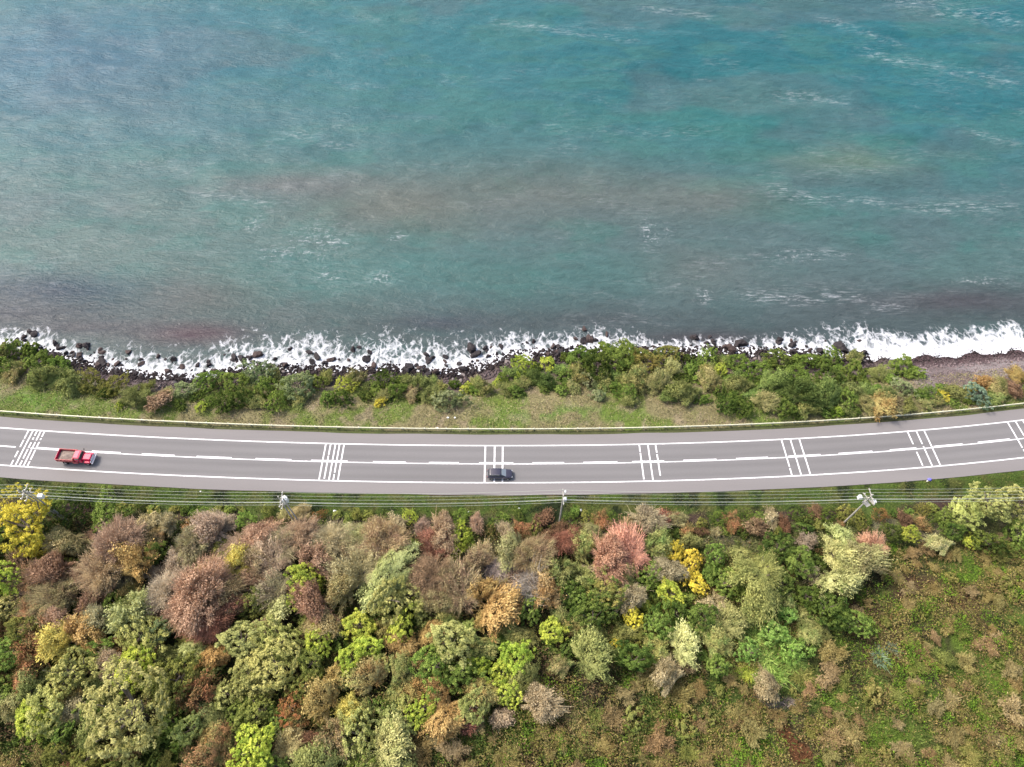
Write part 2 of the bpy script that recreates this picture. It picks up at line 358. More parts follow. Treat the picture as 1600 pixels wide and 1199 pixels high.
def streak(p, q, wd):      # a line of breaking crests between two survey points
    global cr
    a_, b_ = np.array(P(*p, WATER)), np.array(P(*q, WATER)); dv = b_ - a_; L = np.hypot(*dv); dv /= L
    s_ = (wx - a_[0]) * dv[0] + (wy - a_[1]) * dv[1]; t_ = -(wx - a_[0]) * dv[1] + (wy - a_[1]) * dv[0] + (vn(wx, wy, 9, 3) - .5) * 3
    cr = np.maximum(cr, np.exp(-(t_ / wd) ** 2) * sst(-3, 6, s_) * (1 - sst(L - 6, L + 3, s_)))
for p, q, wd in [((1340, 75), (1600, 135), 3.5), ((1380, 0), (1600, 35), 4), ((1270, 20), (1420, 70), 2), ((760, 30), (840, 42), 2), ((1200, 140), (1330, 160), 2), ((1200, 300), (1420, 325), 2), ((1400, 322), (1600, 328), 2.2), ((990, 10), (1120, 30), 2), ((1250, 395), (1340, 402), 1.5), ((1500, 205), (1600, 225), 2), ((420, 210), (560, 228), 1.6), ((800, 40), (1000, 66), 1.6), ((1150, 460), (1420, 475), 1.6), ((300, 300), (430, 322), 1.5)]:
    streak(p, q, wd)
lc = np.zeros(len(wx))
for bb in [(398, 350, 14, 12), (500, 375, 42, 24), (1016, 365, 12, 26), (1046, 362, 8, 12), (620, 370, 14, 8), (600, 435, 22, 10), (1260, 400, 60, 8), (515, 430, 20, 14), (1100, 465, 14, 12), (1522, 324, 9, 5), (1540, 440, 40, 6), (430, 395, 30, 14)]:
    lc = np.maximum(lc, blob(wx, wy, *bb, z=WATER))
for nm, ar in (('crest', cr * .42), ('lace', lc)):
    at = me.attributes.new(nm, 'FLOAT', 'POINT'); at.data.foreach_set('value', ar.astype(np.float32))
tag(link('sea', me), kind='structure')

# ------------------------------------------------------------------ road, paint, rail
def strip(name, xs, d0, d1, z, mat, parent=None):
    a_ = np.array([off(x, d0) for x in xs]); b_ = np.array([off(x, d1) for x in xs]); k = len(xs)
    V = np.r_[np.c_[a_, np.full(k, z)], np.c_[b_, np.full(k, z)]]
    i = np.arange(k - 1); Q = np.c_[i, i + 1, k + i + 1, k + i]
    return link(name, mesh_np(name, V, Q, [mat]), parent)
m, n, l, b = new_mat('asphalt')
g = n.new('ShaderNodeNewGeometry'); n1 = n.new('ShaderNodeTexNoise'); n1.inputs['Scale'].default_value = .12; n1.inputs['Detail'].default_value = 6
mp = n.new('ShaderNodeMapping'); mp.inputs['Scale'].default_value = (.35, 3, 1)
l.new(g.outputs['Position'], mp.inputs[0]); l.new(mp.outputs[0], n1.inputs['Vector'])
n2 = n.new('ShaderNodeTexNoise'); n2.inputs['Scale'].default_value = 5; n2.inputs['Detail'].default_value = 5; l.new(g.outputs['Position'], n2.inputs['Vector'])
at = n.new('ShaderNodeAttribute'); at.attribute_name = 'col'
r1 = n.new('ShaderNodeMapRange'); r1.inputs['To Min'].default_value = .86; r1.inputs['To Max'].default_value = 1.14; l.new(n1.outputs[0], r1.inputs[0])
r2 = n.new('ShaderNodeMapRange'); r2.inputs['To Min'].default_value = .9; r2.inputs['To Max'].default_value = 1.1; l.new(n2.outputs[0], r2.inputs[0])
mm = n.new('ShaderNodeMath'); mm.operation = 'MULTIPLY'; l.new(r1.outputs[0], mm.inputs[0]); l.new(r2.outputs[0], mm.inputs[1])
sc = n.new('ShaderNodeVectorMath'); sc.operation = 'SCALE'; l.new(at.outputs['Color'], sc.inputs[0]); l.new(mm.outputs[0], sc.inputs['Scale'])
l.new(sc.outputs[0], b.inputs['Base Color']); b.inputs['Roughness'].default_value = .85; b.inputs['Specular IOR Level'].default_value = .25
M_ASPH = m
xs = np.arange(-260, 260.1, 1.5); ds = np.linspace(-5.95, 5.9, 48)
V = []; cols = []
for d in ds:
    for x in xs:
        dd = d
        if abs(d) > 5.8: dd = d + (float(vn(x, d, 6, 3)) - .5) * .16
        X, Y = off(x, dd); V.append((X, Y, .05 * (1 - abs(d) / 8)))
        shoulder = 1 if abs(d) > 3.75 else 0
        wear = sum(math.exp(-((abs(d) - q) / .45) ** 2) for q in (1.0, 2.7))
        base = np.array((.180, .166, .160)) if shoulder else np.array((.158, .150, .147)) * (1 - .10 * wear)
        cols.append(base)
kx = len(xs); i = np.arange(kx * len(ds)).reshape(len(ds), kx)
Q = np.stack([i[:-1, :-1], i[:-1, 1:], i[1:, 1:], i[1:, :-1]], -1).reshape(-1, 4)
road = tag(link('road', mesh_np('road', V, Q, [M_ASPH], cols=np.array(cols))), kind='structure')
M_PAINT = plain('road_paint', (.66, .64, .64), .6, nscale=3.2, noise=.3)
def zp(d): return .05 * (1 - abs(d) / 8) + .006
xs = np.arange(-260, 260.1, 1.5); HW = 3.64
strip('edge_line', xs, HW - .11, HW + .11, zp(HW), M_PAINT, road); strip('edge_line', xs, -HW - .11, -HW + .11, zp(HW), M_PAINT, road)
X0 = P(48, 700)[0]
strip('centre_line', np.arange(X0, 260, 1.5), -.10, .08, zp(0), M_PAINT, road)
dash = [(-60, 18), (52, 94), (140, 186), (220, 272), (307, 362), (400, 456), (487, 544), (584, 635), (671, 717), (749, 802), (832, 881), (911, 964), (987, 1037), (1067, 1119), (1150, 1200), (1232, 1283), (1312, 1366), (1394, 1437), (1465, 1512), (1537, 1590), (1618, 1668)]
mbv = []; mbq = []
for a_, b_ in dash:
    xa, xb = P(a_, 715)[0], P(b_, 715)[0]; q = np.linspace(xa, xb, 6)
    for d in (.07, .31) if a_ > 0 else (-.1, .14):
        for x in q: mbv.append((*off(x, d), zp(0) + .004))
    n0 = len(mbv) - 12
    for j in range(5): mbq.append((n0 + j, n0 + j + 1, n0 + 6 + j + 1, n0 + 6 + j))
link('dashed_line', mesh_np('dashed_line', mbv, mbq, [M_PAINT]), road)
def bars(us, v, segs, wd=.26):
    V = []; Q = []
    for u, sg in zip(us, segs):
        s = P(u, v)[0]
        for a_, b_ in sg:                       # 0 = sea-side edge line, 1 = land-side
            ks = max(2, int((b_ - a_) * 6) + 1)
            da = np.linspace(HW - .14 - a_ * (2 * HW - .28), HW - .14 - b_ * (2 * HW - .28), ks)
            n0 = len(V); sl_ = np.polyval(np.polyder(PC), s)
            s0 = s + HW * sl_ / math.sqrt(1 + sl_ ** 2)
            for d in da:
                for h in (-wd / 2, wd / 2):
                    V.append((*off(s0 + h, d), zp(d) + .008))
            for j in range(ks - 1): Q.append((n0 + 2 * j, n0 + 2 * j + 1, n0 + 2 * j + 3, n0 + 2 * j + 2))
    link('transverse_bars', mesh_np('transverse_bars', V, Q, [M_PAINT]), road)
one = [(0, 1)]
bars([45, 52, 58.5, 64.5, 70.5], 673, [[(0, .24), (.28, .49), (.6, .78), (.86, 1)], one, [(0, .14), (.19, .26), (.34, .5), (.53, .8), (.86, 1)], [(0, .27), (.32, .5), (.53, 1)], [(0, .16), (.2, .25), (.31, .5), (.54, .82), (.86, 1)]])
bars([509.5, 517, 524.5, 531, 538], 693, [[(0, .47), (.5, 1)], [(0, .3), (.33, .47), (.52, .97)], one, [(0, .44), (.48, .8), (.84, 1)], one], .25)
bars([758.5, 773, 785.5], 696, [one, one, one], .28)
bars([998.5, 1012, 1024], 694, [[(0, .2), (.23, .97)], one, [(0, .24), (.28, .88)]], .25)
bars([1221, 1235, 1249], 688, [[(0, .76), (.8, 1)], one, one], .25)
bars([1417.5, 1431.5, 1444], 674, [[(0, .36), (.58, .97)], [(0, .38), (.44, 1)], one], .25)
bars([1574, 1587, 1599], 660, [[(0, .75), (.8, 1)], [(0, .42), (.54, .75)], one], .25)

# guardrail: W-beam on posts
RD = 6.75
grail = empty('guardrail', (0, 0, 0)); tag(grail, 'long pale steel guardrail running along the sea side of the road', 'guardrail')
M_RAIL = plain('galvanised_rail', (.60, .57, .40), .5, metal=.1, noise=.1, nscale=1)
M_STEEL = plain('post_steel', (.35, .35, .34), .6, metal=.4)
prof = [(-.03, .78), (.10, .785), (.14, .74), (.06, .66), (.15, .58), (.06, .5), (.09, .46), (.05, .46), (.0, .5), (.09, .58), (.0, .66), (.08, .73), (-.03, .74)]
xs = np.arange(-130, 130.1, 2.0); V = []; Q = []
for x in xs:
    for a_, z in prof: V.append((*off(x, RD - a_), z))
k = len(prof)
for i in range(len(xs) - 1):
    for j in range(k): Q.append((i * k + j, i * k + (j + 1) % k, (i + 1) * k + (j + 1) % k, (i + 1) * k + j))
link('rail_beam', mesh_np('rail_beam', V, Q, [M_RAIL]), grail)
for i, x in enumerate(np.arange(-128, 129, 4.0)):
    if i == 0:
        pm = MB().box((0, 0, .33), (.12, .16, .76)).box((0, -.1, .62), (.1, .1, .16)).build('post', M_STEEL, grail); post = pm
    else:
        post = pm.copy(); C.link(post); post.parent = grail
    X, Y = off(x, RD + .12); post.location = (X, Y, 0)

# ------------------------------------------------------------------ plants: crown meshes (unit radius)
def warp(p, r, amp=.2):
    q = p.copy(); u_ = unit(p)
    for f in (2.2, 3.7, 6.0):
        k_ = r.normal(size=3); k_ /= np.linalg.norm(k_); ph_ = r.uniform(0, 6.3)
        q = q + u_ * (amp * 2.2 / f * np.sin(f * (p @ k_) + ph_))[:, None] * np.linalg.norm(p, axis=1)[:, None]
    q[:, 0] += p[:, 2] * r.normal() * .12; q[:, 1] += p[:, 2] * r.normal() * .12
    return q
def leaf_quads(cen, nrm, size, r, asp=.5):
    """diamond shaped leaves"""
    k = len(cen); q = r.normal(size=(k, 3)); t = np.cross(nrm, q); t /= np.linalg.norm(t, axis=1)[:, None] + 1e-9
    b_ = np.cross(nrm, t); s = size * r.uniform(.65, 1.35, k)[:, None]
    V = np.stack([cen - t * s, cen - b_ * s * asp, cen + t * s + nrm * s * .25, cen + b_ * s * asp], 1).reshape(-1, 3)
    return V, np.arange(4 * k).reshape(-1, 4)
def unit(a): return a / (np.linalg.norm(a, axis=1)[:, None] + 1e-9)
def crown_leafy(seed, nl, nleaf, size, lobe=(.3, .45), squash=.85, spread=.68, asp=.5, per=42, clump=.095, wp=.22):
    r = np.random.default_rng(seed); L = []
    for i in range(nl):
        d = unit(r.normal(size=(1, 3)))[0]; d[2] = abs(d[2]) * 1.05 - .22
        d /= np.linalg.norm(d); L.append((*(d * r.uniform(.35, 1.0) ** .6 * spread), r.uniform(*lobe), r.uniform(-.22, .22)))
    L.append((0, 0, .12, .5, 0)); L = np.array(L)
    # twig-end clumps on the lobes, leaves on the clumps: gaps stay open between clumps
    ns = int(nleaf / per); w_ = L[:, 3] ** 2; li = r.choice(len(L), ns * 4, p=w_ / w_.sum())
    d = unit(r.normal(size=(len(li), 3))); sp = L[li, :3] + d * (L[li, 3] * r.uniform(.72, 1.1, len(li)))[:, None]
    dm = np.min(np.linalg.norm(sp[:, None, :] - L[None, :, :3], axis=2) / L[None, :, 3], axis=1)
    ok = (dm > .68) & (sp[:, 2] > -.55); sp = sp[ok][:ns]; d = d[ok][:ns]; li = li[ok][:ns]; ns = len(sp)
    sr = r.uniform(.55, 1.35, ns) * clump; stn = r.normal(size=ns) * .13 + L[li, 4]
    k = r.integers(0, ns, nleaf); e = unit(r.normal(size=(nleaf, 3)) + d[k] * .6)
    p = sp[k] + e * (sr[k] * r.uniform(.35, 1.05, nleaf))[:, None] * np.array([1, 1, .75])
    nr = unit(e * .7 + np.array([0, 0, .4]) + r.normal(size=p.shape) * .5); p = warp(p, r, wp)
    V, Q = leaf_quads(p, nr, size, r, asp); V[:, 2] *= squash
    tint = np.repeat(.5 + stn[k] + r.normal(size=nleaf) * .07 + p[:, 2] * .10, 4)
    return V, Q, tint
def twigs(r, a, b, w0):
    k = len(a); t = b - a; q = r.normal(size=(k, 3)); s = unit(np.cross(t, q)) * w0
    V = np.stack([a - s, a + s, b + s * .35, b - s * .35], 1).reshape(-1, 3)
    return V, np.arange(4 * k).reshape(-1, 4)
def crown_twiggy(seed, nl, ntw, nleaf, wd, size, squash=.85, wp=.26, tang=.17):
    r = np.random.default_rng(seed)
    L = unit(r.normal(size=(nl, 3))); L[:, 2] = np.abs(L[:, 2]) * 1.1 + .05; L = unit(L); R = r.uniform(.72, 1.05, nl); tn = r.uniform(-.2, .2, nl)
    i = r.integers(0, nl, ntw)
    end = L[i] * (R[i] * r.uniform(.74, 1.06, ntw) ** .7)[:, None] + r.normal(size=(ntw, 3)) * tang
    st = L[i] * (R[i] * r.uniform(.25, .7, ntw))[:, None] + r.normal(size=(ntw, 3)) * tang * .9
    st[:, 2] -= .12
    # short, slightly outward pointing shoots near the outside of the crown
    st = end - (end - st) * r.uniform(.25, .8, ntw)[:, None]
    V1, Q1 = twigs(r, st, end, wd * r.uniform(.6, 1.3, ntw)[:, None])
    j = r.integers(0, ntw, nleaf); p = st[j] + (end - st)[j] * r.uniform(.3, 1.1, nleaf)[:, None] + r.normal(size=(nleaf, 3)) * .03
    V2, Q2 = leaf_quads(p, unit(p + r.normal(size=p.shape) * .8 + np.array([0, 0, .4])), size, r, .45)
    V = warp(np.r_[V1, V2], r, wp); V[:, 2] = np.maximum(V[:, 2], -.6) * squash
    t1 = .5 + tn[i] + r.normal(size=ntw) * .1; t2 = .56 + tn[i[j]] + r.normal(size=nleaf) * .1
    return V, np.r_[Q1, Q2 + len(V1)], np.repeat(np.r_[t1, t2], 4)
def crown_blades(seed, nb, wd, squash=1.0, up=.6, arch=.4):
    """clump of long arching leaves (cane, agave-like)"""
    r = np.random.default_rng(seed); V = []; Q = []; T = []
    for i in range(nb):
        a_ = r.uniform(0, 2 * math.pi); e = r.uniform(.2, 1.3) * up + .1; o = r.uniform(0, .45); oa = r.uniform(0, 2 * math.pi)
        base = np.array([o * math.cos(oa), o * math.sin(oa), -.4]); dirv = np.array([math.cos(a_) * math.cos(e), math.sin(a_) * math.cos(e), math.sin(e)])
        side = np.array([-math.sin(a_), math.cos(a_), 0]) * wd; Ln = r.uniform(.6, 1.15); n0 = len(V)
        for k_ in range(5):
            t = k_ / 4; p = base + dirv * Ln * t + np.array([0, 0, -arch * t * t]); ww = (1 - t) ** .6 * (.5 + t) + .02
            V += [p - side * ww, p + side * ww]
        for k_ in range(4): Q.append((n0 + 2 * k_, n0 + 2 * k_ + 1, n0 + 2 * k_ + 3, n0 + 2 * k_ + 2))
        T += [.5 + r.normal() * .18] * 10
    V = np.array(V); V[:, 2] *= squash
    return V, np.array(Q), np.array(T)
def wood(seed, h, spread, r0, nl=7):
    r = random.Random(seed); mb = MB()
    top = (r.uniform(-.06, .06), r.uniform(-.06, .06), h * .8)
    mb.tube([(0, 0, -.15), (top[0] * .3, top[1] * .4, h * .35), top], [r0, r0 * .8, r0 * .5], 7)
    for i in range(nl):
        a_ = 2 * math.pi * i / nl + r.uniform(-.4, .4); z0 = h * r.uniform(.4, .8); e = r.uniform(.3, .8) * spread
        p1 = (math.cos(a_) * e * .5, math.sin(a_) * e * .5, z0 + h * .2); p2 = (math.cos(a_) * e, math.sin(a_) * e, h + r.uniform(0, .5))
        mb.tube([(top[0] * z0 / h, top[1] * z0 / h, z0), p1, p2], [r0 * .5, r0 * .35, r0 * .12], 5)
    me = bpy.data.meshes.new('trunk'); me.from_pydata(mb.v, [], mb.f); me.materials.append(M_BARK); me.update(); return me
LIB = {}
def lib(key, vqt, mat): LIB.setdefault(key, []).append(mesh_np('crown_' + key, vqt[0], vqt[1], [mat], tint=vqt[2]))
for s in range(3):
    lib('leafyB', crown_leafy(100 + s, 30, 17000, .026, (.20, .38), per=42, clump=.068), M_LEAF)
    lib('leafyM', crown_leafy(110 + s, 18, 9500, .036, (.22, .42), per=44, clump=.095), M_LEAF)
    lib('leafyS', crown_leafy(120 + s, 10, 3000, .070, (.28, .5), spread=.55, per=36, clump=.15), M_LEAF)
    lib('denseM', crown_leafy(130 + s, 34, 10000, .032, (.18, .28), spread=.74, asp=.4, per=26, clump=.07), M_LEAF)
    lib('twigM', crown_twiggy(140 + s, 70, 5600, 5600, .0085, .028, tang=.105, wp=.34), M_TWIG)
    lib('twigS', crown_twiggy(150 + s, 30, 1500, 2000, .020, .058), M_TWIG)
    lib('twigB', crown_twiggy(144 + s, 130, 10500, 10000, .0055, .019, tang=.085, wp=.27), M_TWIG)
    lib('mixB', crown_twiggy(164 + s, 110, 5000, 15000, .0055, .023, tang=.085, wp=.36), M_TWIG)
    lib('mixM', crown_twiggy(160 + s, 60, 2800, 8500, .0085, .036, tang=.10, wp=.34), M_TWIG)
    lib('bareM', crown_twiggy(170 + s, 50, 4200, 0, .0085, .02, tang=.34), M_TWIG)
    lib('scrub', crown_twiggy(180 + s, 26, 1100, 1700, .018, .062, .62, wp=.2, tang=.17), M_TWIG)
    lib('scrubleaf', crown_leafy(190 + s, 8, 1300, .10, (.3, .5), .7, .5, per=30, clump=.17), M_LEAF)
lib('cane', crown_blades(200, 420, .022, .8, 1.0, .5), M_LEAF); lib('cane', crown_blades(201, 420, .022, .8, 1.0, .5), M_LEAF)
lib('agave', crown_blades(202, 160, .035, .8, .8, .15), M_LEAF)
WOODT = [wood(s, 1.0, .8, .085) for s in range(3)]; WOODS = [wood(s + 9, .45, .7, .05, 8) for s in range(3)]

# ------------------------------------------------------------------ plants: what grows where (survey pixel, pixel radius)
PAL = {  # photo-like crown colour, tip colour, word
 'YEL': ((170, 158, 30), (214, 196, 40), 'golden yellow'), 'YG': ((126, 148, 42), (178, 186, 58), 'yellow-green'), 'LIME': ((122, 150, 34), (174, 188, 54), 'bright lime'),
 'OLG': ((124, 132, 68), (176, 178, 108), 'pale olive'), 'OLV': ((92, 102, 46), (134, 136, 66), 'dull olive'), 'G': ((78, 104, 40), (126, 146, 62), 'mid green'),
 'DG': ((52, 74, 32), (98, 116, 46), 'dark green'), 'RUST': ((112, 78, 60), (154, 114, 90), 'rust-brown'), 'RED': ((112, 60, 48), (154, 92, 72), 'red-brown'),
 'PINK': ((132, 100, 80), (168, 138, 112), 'pinkish brown'), 'SALM': ((156, 98, 84), (178, 130, 102), 'salmon pink'), 'MAUV': ((122, 104, 88), (158, 142, 122), 'mauve-grey'),
 'ORG': ((138, 104, 50), (174, 144, 78), 'orange-brown'), 'TAN': ((126, 112, 78), (164, 148, 112), 'tan'), 'GREY': ((132, 122, 112), (168, 156, 144), 'ash grey'),
 'BGR': ((100, 118, 76), (150, 160, 120), 'silvery green'), 'GO': ((98, 122, 54), (150, 140, 72), 'green and ochre'), 'GR': ((84, 92, 48), (148, 98, 62), 'olive and rust'),
 'DR': ((78, 50, 36), (124, 84, 58), 'dark brown'), 'LG': ((98, 136, 50), (146, 174, 84), 'fresh green'), 'SAGE': ((92, 112, 84), (146, 160, 130), 'blue-grey'),
 'BRN': ((116, 100, 60), (156, 142, 92), 'straw-brown'), 'BPK': ((120, 98, 68), (162, 136, 100), 'dusty pink-brown'), 'BGN': ((104, 116, 50), (150, 146, 80), 'olive-green'), 'YRG': ((150, 140, 40), (196, 176, 56), 'mustard')}
INL = """45,820,54,L,YEL;70,856,24,L,YEL;8,905,30,L,YG;10,945,24,L,OLG;115,795,28,L,DG;160,803,30,L,G;195,800,18,L,GO;85,795,16,L,DG;112,848,26,T,GR;188,856,38,T,PINK;210,835,22,M,TAN;165,895,35,T,PINK;222,882,28,M,ORG;180,845,22,M,GO
240,868,24,L,DG;92,892,25,T,RUST;50,908,20,T,GR;92,930,32,T,RUST;130,900,20,T,RED;118,885,16,L,OLV;335,835,26,T,MAUV;355,818,20,T,MAUV;300,852,30,T,MAUV;283,885,26,T,MAUV;325,892,24,M,YG;367,888,22,M,YRG
378,850,25,T,PINK;398,880,22,T,RUST;265,922,30,T,MAUV;310,930,40,T,PINK;350,925,30,T,RUST;335,968,34,T,RED;290,970,24,T,RED;365,945,22,T,RED;125,990,28,M,ORG;155,970,24,T,TAN;105,1004,24,M,YRG;140,1000,16,L,YG
210,950,28,M,OLG;215,992,34,L,OLG;252,990,22,L,BGR;160,1012,22,L,G;178,940,18,L,DG;48,955,25,T,GR;38,985,25,L,OLV;60,1022,28,M,GR;22,1015,26,L,G;110,1052,40,L,OLG;78,1108,34,L,OLG;55,1130,26,L,YG
200,1112,66,L,OLG;215,1048,30,L,YG;170,1038,20,T,MAUV;118,1122,18,M,TAN;282,1060,35,L,OLV;300,1095,28,M,GR;375,1002,35,L,OLG;388,1052,32,L,OLG;350,1082,26,L,OLG;335,1018,18,M,ORG;425,1040,40,L,OLG;438,1000,32,L,OLG
400,1166,42,L,LIME;322,1155,18,M,ORG;358,1148,18,M,GR;440,850,32,T,MAUV;412,832,24,T,PINK;472,835,30,T,PINK;520,842,32,T,TAN;562,838,30,T,TAN;600,848,30,T,PINK;580,872,30,T,PINK;545,860,24,T,PINK
430,885,26,T,MAUV;490,880,26,M,PINK;412,905,22,T,RUST;482,912,28,L,YG;438,928,24,T,MAUV;560,895,34,M,TAN;602,892,32,M,OLG;545,905,18,B,GREY;495,945,26,T,RUST;515,977,22,T,ORG;540,925,24,T,ORG
605,935,38,L,OLG;642,930,26,L,OLG;622,978,24,L,YG;560,975,26,L,YG;580,1012,22,L,YG;634,1005,20,M,ORG;500,1006,22,L,YG;548,1032,25,L,YG;520,1060,20,M,ORG;582,1065,22,M,ORG;512,1100,24,M,ORG;545,1104,20,M,YRG
702,1005,36,L,OLG;680,1042,30,L,G;722,1050,26,L,G;640,850,14,L,LIME;632,858,12,L,LIME;718,836,22,L,LIME;736,852,16,L,LIME;708,868,13,L,LIME;690,832,24,T,PINK;682,862,24,T,RED;672,902,32,T,RUST;702,905,26,T,RUST;722,932,28,T,PINK;690,940,20,T,RUST
772,950,28,M,ORG;752,930,22,M,ORG;757,976,16,M,ORG;776,888,18,B,GREY;790,960,16,B,GREY;832,910,20,B,GREY;812,932,18,B,GREY;852,905,14,B,GREY;790,835,20,T,TAN;828,872,30,T,PINK;806,862,24,M,TAN;876,848,30,T,RED;866,832,18,T,DR
945,872,27,T,SALM;988,872,28,T,SALM;968,905,18,M,GO;1052,864,20,L,YEL;1082,882,20,L,YEL;1088,914,17,L,YEL;862,990,22,L,YG;940,930,30,L,GO;985,965,18,L,YEL;925,965,28,L,DG;962,1006,13,L,YEL;905,945,22,L,G
808,1032,28,L,LIME;790,1085,24,L,YG;750,1042,18,L,LIME;785,1055,20,L,LIME;1050,928,22,L,YG;1035,908,14,L,YG;1010,945,12,L,YG;852,935,24,M,ORG;890,930,22,L,DG;1022,975,25,L,G;1002,990,18,L,OLV;1060,1012,22,M,OLG;1070,985,18,L,G
1115,942,20,M,TAN;1130,975,22,M,OLV;1122,1010,22,M,GO;1120,1046,18,L,G;1185,895,38,M,OLV;1165,870,22,M,OLV;1245,882,25,L,G;1222,912,24,L,DG;1290,950,30,L,DG;1262,932,22,L,DG;1300,905,24,M,OLG;1330,975,22,L,G
810,808,14,D,DG;842,812,15,T,DR;890,815,16,D,DG;918,812,14,D,OLV;960,812,15,D,DG;1008,812,22,T,MAUV;1040,815,14,T,RED;1122,812,16,D,DG;1165,812,17,D,DG;1190,812,14,D,G;1250,805,18,D,DG;1292,808,16,D,DG;1272,800,12,T,DR
1300,865,26,M,OLG;1368,862,20,T,SALM;1335,872,28,M,TAN;1322,840,22,M,OLG;1550,790,42,L,OLG;1592,788,30,L,OLG;1505,806,28,L,OLG;1520,850,15,L,YG;1418,838,17,L,YG;1468,848,18,M,OLG;1392,832,18,L,DG;1545,845,24,L,DG;1590,838,22,L,G;1490,830,20,L,DG
1210,980,24,C,LG;1180,995,27,C,LG;1225,1005,27,C,LG;1200,1030,27,C,LG;1165,1015,19,C,LG;1240,1030,24,C,LG;1215,1055,22,C,LG;1190,1060,18,C,LG;1255,1055,21,C,BGN;1170,1050,18,C,YG;1205,988,22,L,LG;1238,1012,20,L,LG;1172,1018,18,L,LG;1230,965,16,L,LG;1378,1028,17,A,SAGE;1395,1015,13,A,SAGE
485,1160,22,T,DR;448,1172,20,T,ORG;545,1192,14,L,LIME;660,1108,22,L,YG;622,1135,25,L,OLG;560,1150,32,L,OLG;602,1168,28,M,OLG;405,1112,28,L,OLV;452,1106,28,L,GR;480,1070,22,L,OLV;340,1120,20,M,OLV;780,1118,14,T,MAUV;728,1130,14,T,RED
120,1160,14,S,BRN;60,1185,16,S,BRN;160,1185,14,S,BRN;20,1110,20,M,TAN;12,1060,16,L,OLV;300,1180,16,S,BRN;262,1195,16,S,BGN;1205,1075,18,M,TAN;1045,1050,22,M,TAN;1075,1040,15,T,DR;900,800,11,D,G;690,805,14,D,DG;560,805,12,D,OLV;640,808,14,D,YG;500,805,13,D,GR
225,815,20,M,TAN;265,820,20,T,TAN;300,822,18,M,GR;390,815,18,L,G;372,830,14,L,DG;240,800,14,L,GO;330,805,12,D,OLV;620,822,16,T,TAN;660,825,18,T,MAUV;745,818,18,T,PINK;1440,800,13,D,OLV;1375,805,14,D,GR;1345,820,14,D,OLV;1410,812,12,T,DR""".replace('\n', ';')
COAST = """18,552,20,L,G;60,572,22,L,G;95,578,24,L,G;32,575,15,M,GO;5,575,20,L,G;45,548,16,L,G;110,600,20,M,OLV;145,600,26,D,OLV;178,606,20,D,OLV;188,631,9,L,LIME;213,627,15,M,GR;243,628,16,T,RUST;288,612,20,L,BGR;318,602,22,L,G;314,636,11,L,YG
366,600,24,L,G;400,592,25,L,BGR;418,612,20,L,G;468,605,28,L,BGR;492,598,16,L,G;540,602,18,D,YG;602,594,21,D,DG;592,628,10,L,YEL;510,622,15,L,G;572,618,14,L,DG;655,606,16,M,OLV;700,622,23,L,BGR;730,605,13,L,YG;760,606,15,M,GO;775,598,10,L,YG
822,574,20,L,LIME;856,568,15,L,YG;902,566,22,L,G;886,592,16,L,G;932,575,28,L,DG;925,597,16,L,BGR;962,562,28,L,G;975,548,18,L,G;948,545,16,L,G;1010,568,26,M,YG;1040,560,20,M,YG;1048,582,16,M,OLG;938,618,12,L,BGR;1000,598,22,M,GO;1030,605,18,M,GR;1072,612,22,M,OLV
1080,578,16,L,G;1108,564,18,L,G;1126,582,16,L,YG;1150,568,18,L,G;1182,580,22,L,YG;1158,602,18,M,GR;1222,566,22,L,YG;1240,585,18,L,G;1205,605,22,M,G;1250,622,26,M,DG;1225,642,18,M,GO;1290,590,26,L,DG;1302,562,18,L,G;1332,582,22,L,G;1332,606,16,M,GR
1288,630,22,M,G;1310,648,11,L,LIME;1275,650,14,M,OLV;1410,572,24,L,G;1432,582,14,L,G;1414,603,19,L,BGR;1372,630,20,M,ORG;1400,634,16,T,RUST;1352,632,16,M,GR;1452,614,14,D,G;1474,618,11,L,YEL;1494,608,14,M,GR;1517,608,9,L,YEL;1534,625,20,L,SAGE;1540,598,13,M,ORG
1572,604,15,T,RUST;1572,622,16,M,OLV;1592,592,14,M,ORG;1590,615,14,M,RUST;640,620,10,T,RUST;232,606,12,M,OLV;1375,590,14,M,OLV;1190,632,16,M,OLV;1110,600,18,M,GR;985,630,10,M,GR;790,610,12,M,OLV;860,598,16,M,DG;840,592,14,M,DG;640,596,10,M,OLV""".replace('\n', ';')
plants = []
def parse(s, zone):
    for t in s.split(';'):
        if not t.strip(): continue
        u, v, r_, k, c = t.split(','); plants.append([float(u), float(v), float(r_), k, c, zone])
parse(INL, 'wood'); parse(COAST.replace('M,GR', 'M,OLV').replace('M,YG', 'L,GO').replace('20,L,YG', '20,L,G').replace('25,L,YG', '25,L,G').replace('22,L,YG', '22,L,G').replace('18,M,GO', '18,L,G').replace('M,OLV;1158', 'M,GO;1158'), 'coast')
